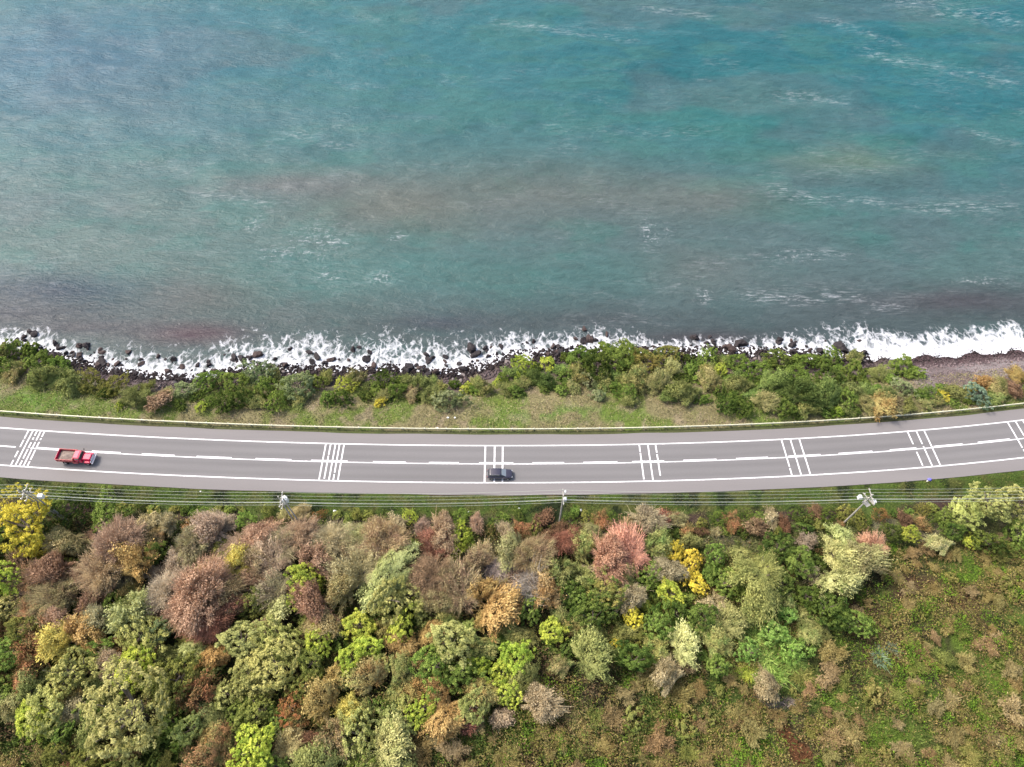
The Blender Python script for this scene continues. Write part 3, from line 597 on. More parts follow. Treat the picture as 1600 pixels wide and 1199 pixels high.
# fill the gaps of the wood and the scrub clearing
rf = random.Random(21)
def lower_edge(u): return float(np.interp(u, [0, 400, 800, 1200, 1600], [790, 812, 822, 822, 800]))
def zone_of(u, v):
    if u > 1290: return 'scrub'
    if u > 1130 and v > 1060: return 'scrub'
    if u > 840 and v > 1040 - (u - 840) * .02: return 'scrub'
    if u > 640 and v > 1120: return 'scrub'
    if u < 60 and v > 1120: return 'scrub'
    return 'wood'
def near(u, v, k, rr):
    for p in plants:
        if math.hypot(p[0] - u, (p[1] - v)) < (p[2] + rr) * k: return True
    return False
top = lambda u: float(np.interp(u, [0, 60, 130, 240, 300, 400, 640, 700, 800, 870, 940, 1000, 1340, 1380, 1440, 1500, 1600], [548, 555, 592, 610, 598, 585, 592, 600, 585, 560, 545, 555, 560, 580, 610, 600, 590]))
bot = lambda u: float(np.interp(u, [0, 100, 200, 300, 450, 600, 700, 800, 900, 1000, 1100, 1200, 1300, 1400, 1500, 1600], [592, 602, 634, 634, 628, 626, 622, 618, 610, 622, 628, 648, 650, 640, 632, 622]))
nc = 0
for _ in range(5000):
    u = rf.uniform(-20, 1620); v = rf.uniform(540, 650); r_ = rf.choice([10, 12, 14, 17, 20])
    if not top(u) < v < bot(u) or nc > 120 or near(u, v, .54, r_): continue
    k, c = rf.choice([('M', 'OLV'), ('M', 'GO'), ('L', 'G'), ('D', 'G'), ('L', 'G'), ('L', 'DG'), ('M', 'GO'), ('D', 'DG'), ('M', 'G')] + ([('L', 'G'), ('L', 'DG'), ('L', 'G')] if 860 < u < 1360 else [('M', 'ORG'), ('T', 'RUST')] if u > 1380 else []))
    plants.append([u, v, r_, k, c, 'coast']); nc += 1
def near(u, v, k, rr):
    for p in plants:
        if math.hypot(p[0] - u, (p[1] - v)) < (p[2] + rr) * k: return True
    return False
n_s = 0
for _ in range(14000):
    u = rf.uniform(-40, 1640); v = rf.uniform(800, 1250)
    if v < lower_edge(u) + 28: continue
    z = zone_of(u, v)
    if z == 'scrub':
        r_ = rf.choice([8, 9, 10, 12, 13, 16, 21])
        if n_s >= 290 or near(u, v, .58, r_): continue
        if max(abs(u - 1235) / 32, abs(v - 1160) / 34) < 1: continue
        if float(fbm(u, v, 90, 5, 2)) < .40 and rf.random() < .7: continue
        c = rf.choice(['BRN', 'BRN', 'BRN', 'BPK', 'BGN', 'OLV', 'TAN', 'BRN', 'BGN']); plants.append([u, v, r_, 'S', c, 'scrub']); n_s += 1
    else:
        r_ = rf.choice([16, 20, 24, 28])
        if near(u, v, .66, r_): continue
        if u < 520: k, c = rf.choice([('T', 'RUST'), ('M', 'GR'), ('L', 'OLV'), ('M', 'OLG'), ('T', 'PINK'), ('L', 'DG')] if v < 1020 else [('L', 'OLG'), ('M', 'GR'), ('L', 'OLV'), ('M', 'OLV'), ('L', 'G')])
        elif u < 820: k, c = rf.choice([('T', 'PINK'), ('M', 'GR'), ('T', 'RUST')] if v < 950 else [('L', 'OLG'), ('M', 'ORG'), ('L', 'G'), ('M', 'GO')])
        else: k, c = rf.choice([('M', 'OLV'), ('L', 'DG'), ('M', 'GO'), ('L', 'G'), ('T', 'TAN')] if v > 850 else [('M', 'OLV'), ('T', 'TAN'), ('T', 'MAUV')])
        plants.append([u, v, r_, k, c, 'fill'])
for _ in range(900):      # the row of low dark shrubs between verge and wood
    u = rf.uniform(90, 1480); v = lower_edge(u) + rf.uniform(-14, 14); r_ = rf.choice([9, 11, 13, 16])
    if near(u, v, .6, r_) or rf.random() < .3: continue
    k, c = rf.choice([('D', 'DG'), ('L', 'DG'), ('D', 'OLV'), ('M', 'GR'), ('L', 'OLV'), ('T', 'DR'), ('D', 'G'), ('M', 'TAN')]); plants.append([u, v, r_, k, c, 'wood'])
# ---- labels: kind + colour + where, ranked from a landmark so that each points to one plant
KW_ = {'L': 'leafy', 'D': 'dense rounded', 'T': 'twiggy', 'M': 'thin-leaved', 'B': 'leafless', 'C': 'arching cane', 'A': 'spiky', 'S': 'dry low'}
LM = [(45, 815, 'the golden tree at the left edge'), (45, 772, 'the leftmost utility pole'), (440, 795, 'the second utility pole'), (878, 795, 'the third utility pole'), (1340, 800, 'the rightmost utility pole'),
      (200, 1112, 'the largest round tree'), (400, 1166, 'the bottom lime tree'), (335, 968, 'the red-brown tree'), (718, 836, 'the lime crown by the verge'), (966, 872, 'the salmon pink pair'),
      (1082, 882, 'the yellow tree chain'), (808, 1032, 'the middle lime tree'), (1200, 1015, 'the cane thicket'), (1235, 1160, 'the bare red soil'), (1380, 1026, 'the blue-grey spiky plants'),
      (1550, 790, 'the big olive tree at right'), (700, 622, 'the silvery bush above the car'), (1474, 618, 'the yellow beach bush'), (822, 574, 'the lime bush by the rocks'),
      (188, 631, 'the lime bush by the truck'), (602, 594, 'the dark round bush'), (1200, 550, 'the rocky cove'), (1599, 1198, 'the bottom right corner'), (1, 1198, 'the bottom left corner'),
      (1600, 960, 'the right edge'), (1000, 1199, 'the bottom edge'), (0, 560, 'the left shore'), (1600, 590, 'the right beach end'), (60, 1022, 'the left edge thicket')]
FIX = {(45, 820): 'large golden yellow leafy tree at the left edge under the power lines', (200, 1112): 'largest tree of the wood, round pale olive crown near the bottom left',
       (400, 1166): 'bright lime leafy tree at the bottom edge, brightest of the lower wood', (335, 968): 'deep red-brown twiggy tree in the left half of the wood', (718, 836): 'bright lime leafy crown near the verge between second and third poles',
       (1082, 882): 'middle one of three golden yellow trees in a diagonal chain', (1052, 864): 'upper one of three golden yellow trees in a diagonal chain', (1088, 914): 'lowest of three golden yellow trees in a diagonal chain',
       (808, 1032): 'bright lime leafy tree in the lower middle of the wood', (945, 872): 'salmon pink twiggy tree, left one of the pair below the verge', (988, 872): 'salmon pink twiggy tree, right one of the pair below the verge',
       (1550, 790): 'large pale olive tree beside the verge near the right edge', (700, 622): 'round silvery green bush on the sea verge up left of the car', (1474, 618): 'small golden yellow bush at the foot of the grey beach',
       (822, 574): 'bright lime round bush beside the black shore rocks', (188, 631): 'small bright lime bush by the guardrail above the truck', (602, 594): 'dark green round bush standing against the shore rocks',
       (1378, 1028): 'larger blue-grey spiky plant in the scrub clearing', (1395, 1015): 'smaller blue-grey spiky plant up right of the larger one'}
def dirw(dx, dy):
    a_ = math.degrees(math.atan2(-dy, dx)) % 360
    return ['right of', 'upper right of', 'above', 'upper left of', 'left of', 'lower left of', 'below', 'lower right of'][int(((a_ + 22.5) % 360) // 45)]
ORD = ['nearest', 'second', 'third', 'fourth', 'fifth', 'sixth', 'seventh', 'eighth', 'ninth', 'tenth', 'eleventh', 'twelfth']
def noun(p):
    if p[3] in 'CA': return 'clump'
    if p[3] == 'S': return 'bush'
    if p[5] in ('coast', 'scrub') or p[3] in 'SD' or p[2] < 17: return 'bush'
    return 'tree'
def sz(p): return 'large' if p[2] >= 32 else ('small' if p[2] < 19 else 'mid-sized')
phr = [f"{sz(p)} {PAL[p[4]][2]} {KW_[p[3]]} {noun(p)}" for p in plants]
tabs = {}
for li, (lu, lv, ln) in enumerate(LM):
    for i, p in enumerate(plants):
        dx, dy = p[0] - lu, p[1] - lv
        if math.hypot(dx, dy) < 6: continue
        tabs.setdefault((li, dirw(dx, dy), phr[i]), []).append((math.hypot(dx, dy), i))
best = {}
for (li, dw, ph), lst in tabs.items():
    lst.sort()
    for rk, (ds_, i) in enumerate(lst[:12]):
        cost = ds_ + rk * 60
        if i not in best or cost < best[i][0]: best[i] = (cost, rk, dw, LM[li][2])
def label_of(i):
    p = plants[i]
    if (int(p[0]), int(p[1])) in FIX and p[5] in ('wood', 'coast'): return FIX[(int(p[0]), int(p[1]))]
    _, rk, dw, ln = best[i]
    dd = {'above': 'above', 'below': 'below', 'left of': 'left of', 'right of': 'right of'}.get(dw, dw.replace('upper ', 'up-').replace('lower ', 'down-'))
    return f"{phr[i]}, {ORD[rk]} {dd} {ln}"
GRP = {'coast': 'bushes between the road and the shore', 'scrub': 'dry bushes in the scrub clearing', 'wood': 'autumn trees and bushes of the wood', 'fill': 'autumn trees and bushes of the wood'}
PR = random.Random(5)
def soft(c, k=.16):
    g_ = c @ np.array([.3, .6, .1]); return c * (1 - k) + g_ * k
for i, (u, v, rp, k, c, zone) in enumerate(plants):
    low = noun(plants[i]) != 'tree'
    hc = {'C': .35, 'A': .35, 'S': .38}.get(k, .5 if low else .86)
    x, y = P(u, v, 0)
    for _ in range(3):
        depth = y * math.sin(TH) + CAMH * math.cos(TH); R = rp * depth / F * (1.14 if zone == 'coast' else .98 if k == 'S' else 1.16 if v > 870 else 1.05)
        zz = float(ground(x, y)); x, y = P(u, v, zz + hc * R)
    if zone == 'coast' and road_d(x, y) < 7.2 + R * .95: y += 7.2 + R * .95 - float(road_d(x, y))
    zz = float(ground(x, y))
    big = 'B' if rp >= 38 else ('S' if rp < 17 else 'M')
    key = {'L': 'leafy' + big, 'D': 'denseM' if rp > 12 else 'leafyS', 'T': 'twigS' if rp < 17 else 'twigM' if rp < 29 else 'twigB', 'M': 'twigS' if rp < 14 else 'mixM' if rp < 29 else 'mixB', 'B': 'bareM', 'C': 'cane', 'A': 'agave', 'S': 'scrub'}[k]
    if key == 'scrub' and c == 'BGN' and PR.random() < .6: key = 'scrubleaf'
    crown_me = PR.choice(LIB[key])
    a_, b_, _w = PAL[c]; j = PR.uniform(.86, 1.12) * (.8 if zone == 'coast' else 1); jj = np.array([PR.uniform(.93, 1.07) for _ in range(3)])
    boost = {'twigM': 1.3, 'twigB': 1.35, 'twigS': 1.25, 'bareM': 1.15, 'mixM': 1.15, 'mixB': 1.2, 'scrub': .8, 'scrubleaf': .75}.get(key, 1.0)
    if k in 'TM' and c not in ('SALM', 'YRG') and PR.random() < .34:      # crowns half turned: some lobes still olive
        b_ = tuple(int(.35 * q + .65 * w_) for q, w_ in zip(b_, PR.choice([(150, 148, 84), (138, 142, 74), (168, 150, 104)])))
    if k == 'T': a_ = tuple(int(.8 * q + .2 * w_) for q, w_ in zip(a_, (104, 100, 70)))
    warm = np.array([1.0, 1.0, 1.0]) if c in ('GREY', 'SAGE') else np.array([1.08, 1.0, .86]) if c in ('PINK', 'SALM', 'MAUV') else (np.array([1.04, 1.03, .86]) if k in 'TM' else np.array([1.07, 1.04, .82]))
    sk = .34 if k == 'T' else .24 if k == 'M' else .16
    col = warm * soft(lin(a_, KF * j * boost) * jj, sk); tip = warm * soft(lin(b_, KF * j * boost) * jj, sk)
    name, cat = {'tree': ('tree', 'tree'), 'bush': ('bush', 'bush'), 'clump': ('cane_clump', 'cane') if k == 'C' else ('spiky_plant', 'plant')}[noun(plants[i])]
    if k == 'S': name, cat = 'scrub', 'scrub'
    elif zone != 'coast' and noun(plants[i]) == 'bush': name, cat = 'shrub', 'shrub'
    rz = PR.uniform(0, 6.28); szk = .95 if zone == 'coast' and u < 1340 else .8 if zone == 'coast' else 1; el = PR.uniform(.9, 1.12) if k == 'S' else PR.uniform(.82, 1.2); sx = R * el; sy = R / el; szz = R * szk * PR.uniform(.85, 1.12)
    if k in 'CAS':
        o = link(name, crown_me, None, (x, y, zz + hc * R)); o.rotation_euler = (0, 0, rz); o.scale = (sx, sy, szz)
        tag(o, label_of(i), cat, GRP[zone]); cro = o
    else:
        root = empty(name, (x, y, zz), rz); root.scale = (sx, sy, szz); tag(root, label_of(i), cat, GRP[zone])
        link('trunk', PR.choice(WOODS if low else WOODT), root)
        cro = link('crown', crown_me, root, (0, 0, hc))
    cro.color = (*[float(min(q, 1)) for q in col], 1); cro['tip_color'] = [float(min(q, 1)) for q in tip]

# ------------------------------------------------------------------ ground cover (stuff)
def blades(name, n, xr, yr, dens, h, wd, flat=.35, kcol=1.0, seed=1, label=None, green=None):
    r = np.random.default_rng(seed); x = r.uniform(*xr, n); y = r.uniform(*yr, n)
    keep = r.uniform(size=n) < dens(x, y); x = x[keep]; y = y[keep]; z = ground(x, y); k_ = len(x)
    a_ = r.uniform(0, 2 * np.pi, k_); hh = h * r.uniform(.5, 1.4, k_); ww = wd * r.uniform(.6, 1.4, k_)
    lean = r.uniform(0, 1.1, k_); la = r.uniform(0, 2 * np.pi, k_)
    bx = np.cos(a_) * ww; by = np.sin(a_) * ww
    tx = x + np.cos(la) * hh * lean; ty = y + np.sin(la) * hh * lean; tz = z + hh * (1.15 - lean * .6)
    V = np.stack([np.c_[x - bx, y - by, z], np.c_[x + bx, y + by, z], np.c_[tx, ty, tz]], 1).reshape(-1, 3)
    c = land_color(x, y) * kcol * r.uniform(.65, 1.4, k_)[:, None]
    if green is not None:
        m_ = r.uniform(size=k_) < green[1]; c[m_] = lin(green[0]) * kcol * r.uniform(.6, 1.3, m_.sum())[:, None]
    me = mesh_np(name, V, np.arange(3 * k_).reshape(-1, 3), [M_BLADE], cols=np.repeat(c, 3, 0))
    tag(link(name, me), label, name.replace('_', ' '), None, 'stuff')
blades('verge_grass', 150000, (-110, 110), (38, 62), lambda x, y: ((-road_d(x, y) > 6.15) & (-road_d(x, y) < 17)) * (.45 + .5 * (-road_d(x, y) < 9.6)), .34, .045, kcol=.75, seed=2,
       label='green grass and weeds on the verge below the road')
blades('dry_grass', 130000, (-120, 130), (56, 86), lambda x, y: (road_d(x, y) > 6.35) * (road_d(x, y) < .72 * (yshore(x) - yc(x))) * .9, .45, .05, kcol=.62, seed=3, green=((186, 172, 132), .28),
       label='dry straw and green grass between guardrail and shore')
blades('meadow_grass', 330000, (-95, 95), (2, 46), lambda x, y: (-road_d(x, y) > 14) * (.25 + .75 * sst(-5, 25, x)), .34, .045, kcol=.72, seed=4,
       label='green grass and dry stalks covering the ground of the scrub clearing')
blades('undergrowth', 150000, (-95, 60), (2, 46), lambda x, y: (-road_d(x, y) > 12) * (1 - .8 * sst(0, 40, x)), .9, .12, kcol=.8, seed=5, green=((82, 100, 46), .35),
       label='tangled low undergrowth and leaf litter below the trees')

def brush(name, n, xr, yr, dens, hmax, size, pal, seed, label, hs=3.2, kcol=1.0, asp=.4):
    """tangled low growth: small leaves spread through an uneven, mounded layer"""
    r = np.random.default_rng(seed); x = r.uniform(*xr, n); y = r.uniform(*yr, n)
    keep = r.uniform(size=n) < dens(x, y); x = x[keep]; y = y[keep]; k_ = len(x)
    h = sst(.30, .72, fbm(x, y, hs, seed + 3, 4)) * hmax; z = ground(x, y) + h * r.uniform(.25, 1.0, k_) ** .6 + .03
    q = r.normal(size=(k_, 3)); nr = unit(q * .75 + np.array([0, 0, .5])); V, Q = leaf_quads(np.c_[x, y, z], nr, size, r, asp)
    a_ = fbm(x, y, 2.4, seed + 9, 3) + r.normal(size=k_) * .07; b_ = fbm(x, y, 9, seed + 13, 2)
    P_ = np.array([lin(c_) for c_ in pal]) * kcol; t_ = np.clip((a_ - .32) / .36, 0, .999) * (len(pal) - 1); i_ = t_.astype(int); f_ = (t_ - i_)[:, None]
    c = (P_[i_] * (1 - f_) + P_[i_ + 1] * f_) * r.uniform(.7, 1.35, k_)[:, None] * (.8 + .4 * b_)[:, None]
    tag(link(name, mesh_np(name, V, Q, [M_BLADE], cols=np.repeat(c, 4, 0))), label, name.replace('_', ' '), None, 'stuff')
def open_scrub(x, y):
    soil = np.maximum(blob(x, y, 1222, 1140, 16, 19), np.maximum(blob(x, y, 1248, 1178, 24, 24), blob(x, y, 1235, 1160, 16, 16)))
    low = np.clip(1 - (y - yc(x) + 62) / 60, 0, 1)
    g = 0
    for b in [(1390, 950, 50, 60), (1480, 880, 50, 30), (1560, 1060, 50, 40), (1320, 1090, 40, 40), (1400, 1150, 40, 50), (1350, 900, 40, 40), (1480, 1010, 40, 30), (1300, 1000, 30, 40), (1440, 1080, 30, 30), (1590, 980, 30, 40), (1500, 1170, 50, 20)]:
        g = np.maximum(g, blob(x, y, *b))
    return (1 - .85 * g * sst(.35, .6, fbm(x, y, 4, 301, 3) + .12)) * (-road_d(x, y) > 17) * sst(-6, 34, x + (30 - y) * .8) * (1 - sst(.35, .6, soil)) * sst(.30, .46, fbm(x, y, 6, 201, 3))
SCP = [(84, 112, 32), (114, 142, 38), (100, 104, 44), (138, 120, 72), (92, 80, 48), (150, 134, 86), (118, 122, 48), (112, 90, 58)]
brush('tangled_scrub', 420000, (-30, 100), (0, 44), open_scrub, 1.7, .14, SCP, 61, 'tangled brown and green scrub filling the clearing at the lower right', kcol=.95)
brush('wood_undergrowth', 200000, (-100, 60), (0, 47), lambda x, y: (-road_d(x, y) > 11.5) * (1 - .8 * sst(0, 40, x)), 2.2, .17, [(70, 84, 34), (104, 112, 46), (118, 92, 60), (92, 104, 44), (136, 118, 78), (84, 66, 46)], 62, 'mixed leafy undergrowth between the trees of the wood', 4, kcol=.95)
brush('verge_weeds', 130000, (-110, 110), (38, 60), lambda x, y: (-road_d(x, y) > 6.3) * (-road_d(x, y) < 16) * sst(.30, .50, fbm(x, y, 4, 207, 3)), .75, .085, [(60, 88, 26), (92, 118, 36), (116, 118, 52), (98, 78, 60), (70, 80, 34), (130, 120, 80)], 63, 'weeds and bramble patches along the verge under the power lines', 3, kcol=.9)
brush('shore_weeds', 170000, (-115, 125), (56, 86), lambda x, y: (road_d(x, y) > 6.9) * (road_d(x, y) < .7 * (yshore(x) - yc(x))) * sst(.28, .5, fbm(x, y, 3.4, 209, 3)), .75, .10, [(118, 134, 54), (168, 152, 116), (140, 120, 88), (176, 158, 132), (112, 124, 56), (150, 142, 90)], 64, 'tufts of straw and weeds on the slope above the shore', 2.6, kcol=.95)

# ------------------------------------------------------------------ rocks
M_ROCK = plain('dark_wet_rock', (.030, .025, .026), .75, spec=.2, noise=.3, nscale=1.6)
M_ROCK2 = plain('dry_rock', (.17, .14, .13), .85, noise=.25, nscale=1.6)
def rock_mesh(seed, mat):
    import bmesh
    bm = bmesh.new(); bmesh.ops.create_icosphere(bm, subdivisions=3, radius=1); r = np.random.default_rng(seed)
    pl = unit(r.normal(size=(14, 3))); hh = r.uniform(.34, .88, 14)
    for v_ in bm.verts:
        p = np.array(v_.co); s_ = 1.0
        for q, h_ in zip(pl, hh):
            dd = p @ q
            if dd > h_: s_ = min(s_, h_ / dd)
        s_ += .06 * math.sin(p[0] * 7 + seed) * math.sin(p[1] * 8) + .03 * math.sin(p[2] * 17 + p[0] * 13)
        v_.co = Vector(p * s_)
    me = bpy.data.meshes.new('rock'); bm.to_mesh(me); bm.free(); me.materials.append(mat)
    return me
M_ROCK3 = plain('brown_wet_rock', (.062, .044, .040), .8, spec=.2, noise=.3, nscale=1.2)
RK = [rock_mesh(s, M_ROCK3 if s % 3 == 2 else M_ROCK) for s in range(9)]; RK2 = [rock_mesh(s + 20, M_ROCK2) for s in range(3)]
rr = random.Random(11)
def rock(x, y, s, label, group, dry=False, sink=.25):
    o = link('rock', rr.choice(RK2 if dry else RK), None, (x, y, 0))
    gz = max(float(ground(x, y)), WATER - .05); o.location.z = gz + s * (.5 - sink)
    o.rotation_euler = (rr.uniform(-.3, .3), rr.uniform(-.3, .3), rr.uniform(0, 6.3)); o.scale = (s * rr.uniform(.75, 1.5), s * rr.uniform(.65, 1.15), s * rr.uniform(.5, .95))
    tag(o, label, 'rock', group)
BIG = [(55, 521, 1.2, 'dark rock in the thin foam at the left edge of the shore'), (38, 528, .9, 'small dark rock between the left bushes and the foam'), (135, 541, 1.3, 'low dark rock under the foam edge, above the left bushes'), (200, 551, .9, 'upright dark rock alone in foam up right of the left bushes'),
       (160, 566, 1.2, 'boulder at the left end of the dark rock heap by the left bushes'), (124, 556, 1.1, 'leftmost boulder of the foam edge below the thin surf'), (327, 571, 1.2, 'round boulder standing clear in the white foam at left'), (380, 562, 1.4, 'dark flat boulder above the left green bush row'), (366, 559, .9, 'smaller dark boulder left of the flat boulder'),
       (272, 562, 1.1, 'grey boulder in the widest white foam at left'), (444, 569, .8, 'small boulder in foam above the silvery bush row'), (496, 557, 1.0, 'dark boulder in foam left of the heap above the bushes'), (552, 547, 1.0, 'seaward boulder in the foam above the dark round bush'), (573, 562, 1.2, 'boulder in foam just above the dark round bush'),
       (578, 551, .8, 'small boulder farther out in foam above the dark round bush'), (668, 557, .9, 'boulder alone in the foam left of the central rock heap'), (696, 558, .8, 'small boulder in foam beside the central rock heap'), (735, 548, 1.7, 'purplish boulder at the sea tip of the central rock heap'), (745, 556, 1.5, 'second boulder at the tip of the central rock heap'), (758, 545, 1.1, 'boulder in foam right of the central heap tip'),
       (912, 534, 1.4, 'black boulder above the middle green bushes'), (922, 531, 1.1, 'black boulder beside the taller one above the middle bushes'), (913, 516, .9, 'lone dark rock in the surf above the middle bushes'), (1085, 529, 1.3, 'dark rock in surf near the purple water at centre right'), (1157, 538, 1.7, 'largest dark boulder at the waterline right of centre'), (1140, 546, 1.2, 'dark boulder left of the largest waterline boulder'),
       (1112, 546, 1.0, 'dark boulder peeping over the bushes at centre right'), (1217, 532, 1.1, 'brown boulder in the surf above the right bushes'), (1240, 540, 1.2, 'dark boulder down right of the brown surf boulder'), (1312, 545, 1.9, 'long flat dark rock in the white surf at right'), (1336, 551, .9, 'small rock right of the long flat rock'), (1351, 553, .9, 'rightmost rock at the edge of the grey beach')]
for u, v, s, lb in BIG:
    x, y = P(u, v, WATER); rock(x, y, s * .95, lb, 'boulders along the shore')
def secn(x):
    u = proj(x, float(yshore(x)), WATER)[0]
    for a_, nm in ((270, 'left'), (480, 'left middle'), (690, 'middle'), (930, 'right middle'), (1400, 'right')):
        if u < a_: return nm
    return 'right'
cnt = 0
def dens_in(x):      # how thick the heap is along the shore
    u = proj(x, float(yshore(x)), WATER)[0]
    return float(np.interp(u, [0, 90, 130, 330, 380, 470, 520, 640, 690, 760, 860, 930, 960, 1080, 1100, 1300, 1340, 1360, 1600], [.5, .6, 1, 1, .6, .8, .6, .7, .8, 1, 1, .8, .25, .3, .4, .35, .2, 0, 0]))
while cnt < 262:
    u = rr.uniform(-10, 1360); x = P(u, 560, WATER)[0]
    if rr.random() > dens_in(x): continue
    q = rr.random()
    if q < .62:
        y = float(yshore(x)) + rr.gauss(.1, 1.3); s = rr.choice([.4, .5, .6, .7, .8, 1.0]); rock(x, y, s, f'dark boulder of the heaped rocks along the {secn(x)} part of the shore', f'heaped dark boulders, {secn(x)} shore')
    elif q < .88:
        wv = float(yfoam(x) - yshore(x)); y = float(yshore(x)) + wv * rr.uniform(.12, .62); s = rr.choice([.35, .45, .55, .65, .8]); rock(x, y, s, f'small dark rock awash in the foam off the {secn(x)} part of the shore', f'rocks awash in foam, {secn(x)} shore', sink=.3)
    else:
        y = float(yshore(x)) - rr.uniform(1.6, 3.6); s = rr.choice([.4, .55, .7]); rock(x, y, s, f'pale dry rock above the waterline on the {secn(x)} part of the shore', f'dry rocks above the waterline, {secn(x)} shore', True)
    cnt += 1
# pebbles and shingle: stuff
mbv = []; mbq = []; r = np.random.default_rng(9)
oc = np.array([(1, 0, 0), (0, 1, 0), (-1, 0, 0), (0, -1, 0), (0, 0, .7), (0, 0, -.7)])
of = np.array([(0, 1, 4), (1, 2, 4), (2, 3, 4), (3, 0, 4), (1, 0, 5), (2, 1, 5), (3, 2, 5), (0, 3, 5)])
kk = 34000; x = r.uniform(-100, 125, kk); t = r.uniform(.5, 1.03, kk); y = yc(x) + (yshore(x) - yc(x)) * t
pu = 800 + F * x / (y * math.sin(TH) + 118 * math.cos(TH)); keep = (t > .8) | (pu > 1380); x, y, t = x[keep], y[keep], t[keep]; kk = len(x)
s = r.uniform(.08, .34, kk) ** 1.0 * np.where(t < .8, .5, np.where(x < P(1360, 560, WATER)[0], 1.35, .7)); z = ground(x, y) + s * .2
V = (oc[None] * (s[:, None, None] * r.uniform(.6, 1.3, (kk, 6, 1))) + np.c_[x, y, z][:, None]).reshape(-1, 3)
Q = (of[None] + (np.arange(kk) * 6)[:, None, None]).reshape(-1, 3)
tone = r.uniform(.35, 1.3, kk)[:, None] * np.where((t < .86) & (x > P(1360, 560, WATER)[0]), 1.9, 1)[:, None] * lin((112, 98, 98)) * np.where(t > .90, .30, 1)[:, None]
me = mesh_np('shingle', V, Q, [M_BLADE], cols=np.repeat(tone * KG * 1.5, 6, 0))
tag(link('shingle', me), 'loose stones and shingle along the waterline and beach', 'shingle', None, 'stuff')

# ------------------------------------------------------------------ poles and wires
M_CONC = plain('pole_concrete', (.33, .31, .27), .8, noise=.15, nscale=2); M_INS = plain('insulator_glaze', (.6, .58, .55), .3)
M_WHITE = plain('white_enamel', (.66, .66, .63), .45); M_WIRE = plain('aluminium_wire', (.42, .44, .36), .5, metal=.2, noise=.02)
ARM = [1.0, .45, -.1, -.65]; ARMZ = 11.0; LOWW = [(.1, 9.7), (.2, 9.2), (-.25, 9.35)]
poles = [(-420, 757, 's', ''), (38, 768, 'h', 'leftmost utility pole, three upright posts partly behind the golden tree'), (439, 780, 'h2', 'second utility pole from the left, twin posts with a white transformer'),
         (880, 776, 's', 'third utility pole from the left, slim single post with a small white box'), (1362, 775, 'x', 'rightmost utility pole, leaning look with two crossarms and white boxes'), (1860, 762, 's', '')]
PT = []
for u, v, kd, lb in poles:
    x, y = P(u, v, ARMZ); z0 = float(ground(x, y)); PT.append((x, y))
    if not lb: lb = 'single post utility pole outside the picture beyond the ' + ('left' if u < 0 else 'right') + ' edge'
    root = empty('utility_pole', (x, y, z0)); tag(root, lb, 'utility pole', 'poles carrying the power lines'); H_ = ARMZ - z0
    posts = {'s': [(0, 0)], 'h': [(-.9, 0), (.1, -.1), (1.0, -.2)], 'h2': [(-.45, .2), (.55, -.1)], 'x': [(0, 0)]}[kd]
    for px, py in posts:
        MB().tube([(px, py, -.5), (px * .8, py, H_ + .5)], [.16, .10], 10).build('post', M_CONC, root)
    def arm(z, half, rzx=0, L=.12):
        MB().box((0, 0, z), (.12, half * 2, L), rz=rzx).build('crossarm', M_CONC, root)
        for q in (-.95, -.4, .15, .75):
            MB().tube([(q * half * -math.sin(rzx), q * half * math.cos(rzx), z + .05), (q * half * -math.sin(rzx), q * half * math.cos(rzx), z + .3)], [.05, .07], 6).build('insulator', M_INS, root)
    arm(H_ - .12, 1.35)
    if kd in 'hx' or kd == 'h2': arm(H_ - 1.2, 1.2, .5 if kd == 'x' else 0)
    if kd == 'h': MB().box((0, .05, H_ - .5), (2.4, .12, .12)).build('crossbeam', M_CONC, root)
    if kd == 'h2':
        MB().box((0, .05, H_ - 2.2), (1.5, .12, .12)).build('crossbeam', M_CONC, root)
        MB().tube([(.2, .45, H_ - 1.9), (.2, .45, H_ - .7)], .48, 14).tube([(.0, .45, H_ - .7), (.0, .45, H_ - .4)], .08, 6).tube([(.4, .45, H_ - .7), (.4, .45, H_ - .4)], .08, 6).build('transformer', M_WHITE, root)
        MB().tube([(-.45, .2, H_ * .25), (-1.2, -1.2, H_ * .1)], .03, 5).build('stay', M_STEEL, root)
    if kd == 's': 
        MB().box((.35, .1, H_ - 1.3), (.55, .5, .7)).build('junction_box', M_WHITE, root, bevel=.05)
        MB().tube([(0, 0, H_ - .2), (.25, .7, H_ + .1)], .04, 6).build('lamp_arm', M_STEEL, root); MB().box((.38, .85, H_ + .1), (.28, .5, .14), (.7, .8)).build('lamp_head', M_WHITE, root, bevel=.04)
    if kd == 'h': MB().box((1.9, -.2, H_ - 1.4), (.8, .6, .8)).build('junction_box', M_WHITE, root, bevel=.05)
    if kd == 'x':
        MB().box((-1.5, .1, H_ - .8), (.5, .6, .8)).build('junction_box', M_WHITE, root, bevel=.05); MB().box((.75, -.5, H_ - 1.2), (.5, .5, .7)).build('junction_box', M_INS, root, bevel=.05)
        MB().box((-.6, 0, H_ - .8), (2.0, .1, .1)).box((0, -.3, H_ - 2.2), (.8, 1.1, .1), rz=.5).build('bracket', M_CONC, root)
wl = [(a_, ARMZ + .25, f'{o_} of the four upper power lines counted from the road') for a_, o_ in zip(ARM, ('first', 'second', 'third', 'fourth'))] + \
     [(a_, z, f'{o_} of the three lower power lines counted from the road side') for (a_, z), o_ in zip(LOWW, ('second', 'first', 'third'))]
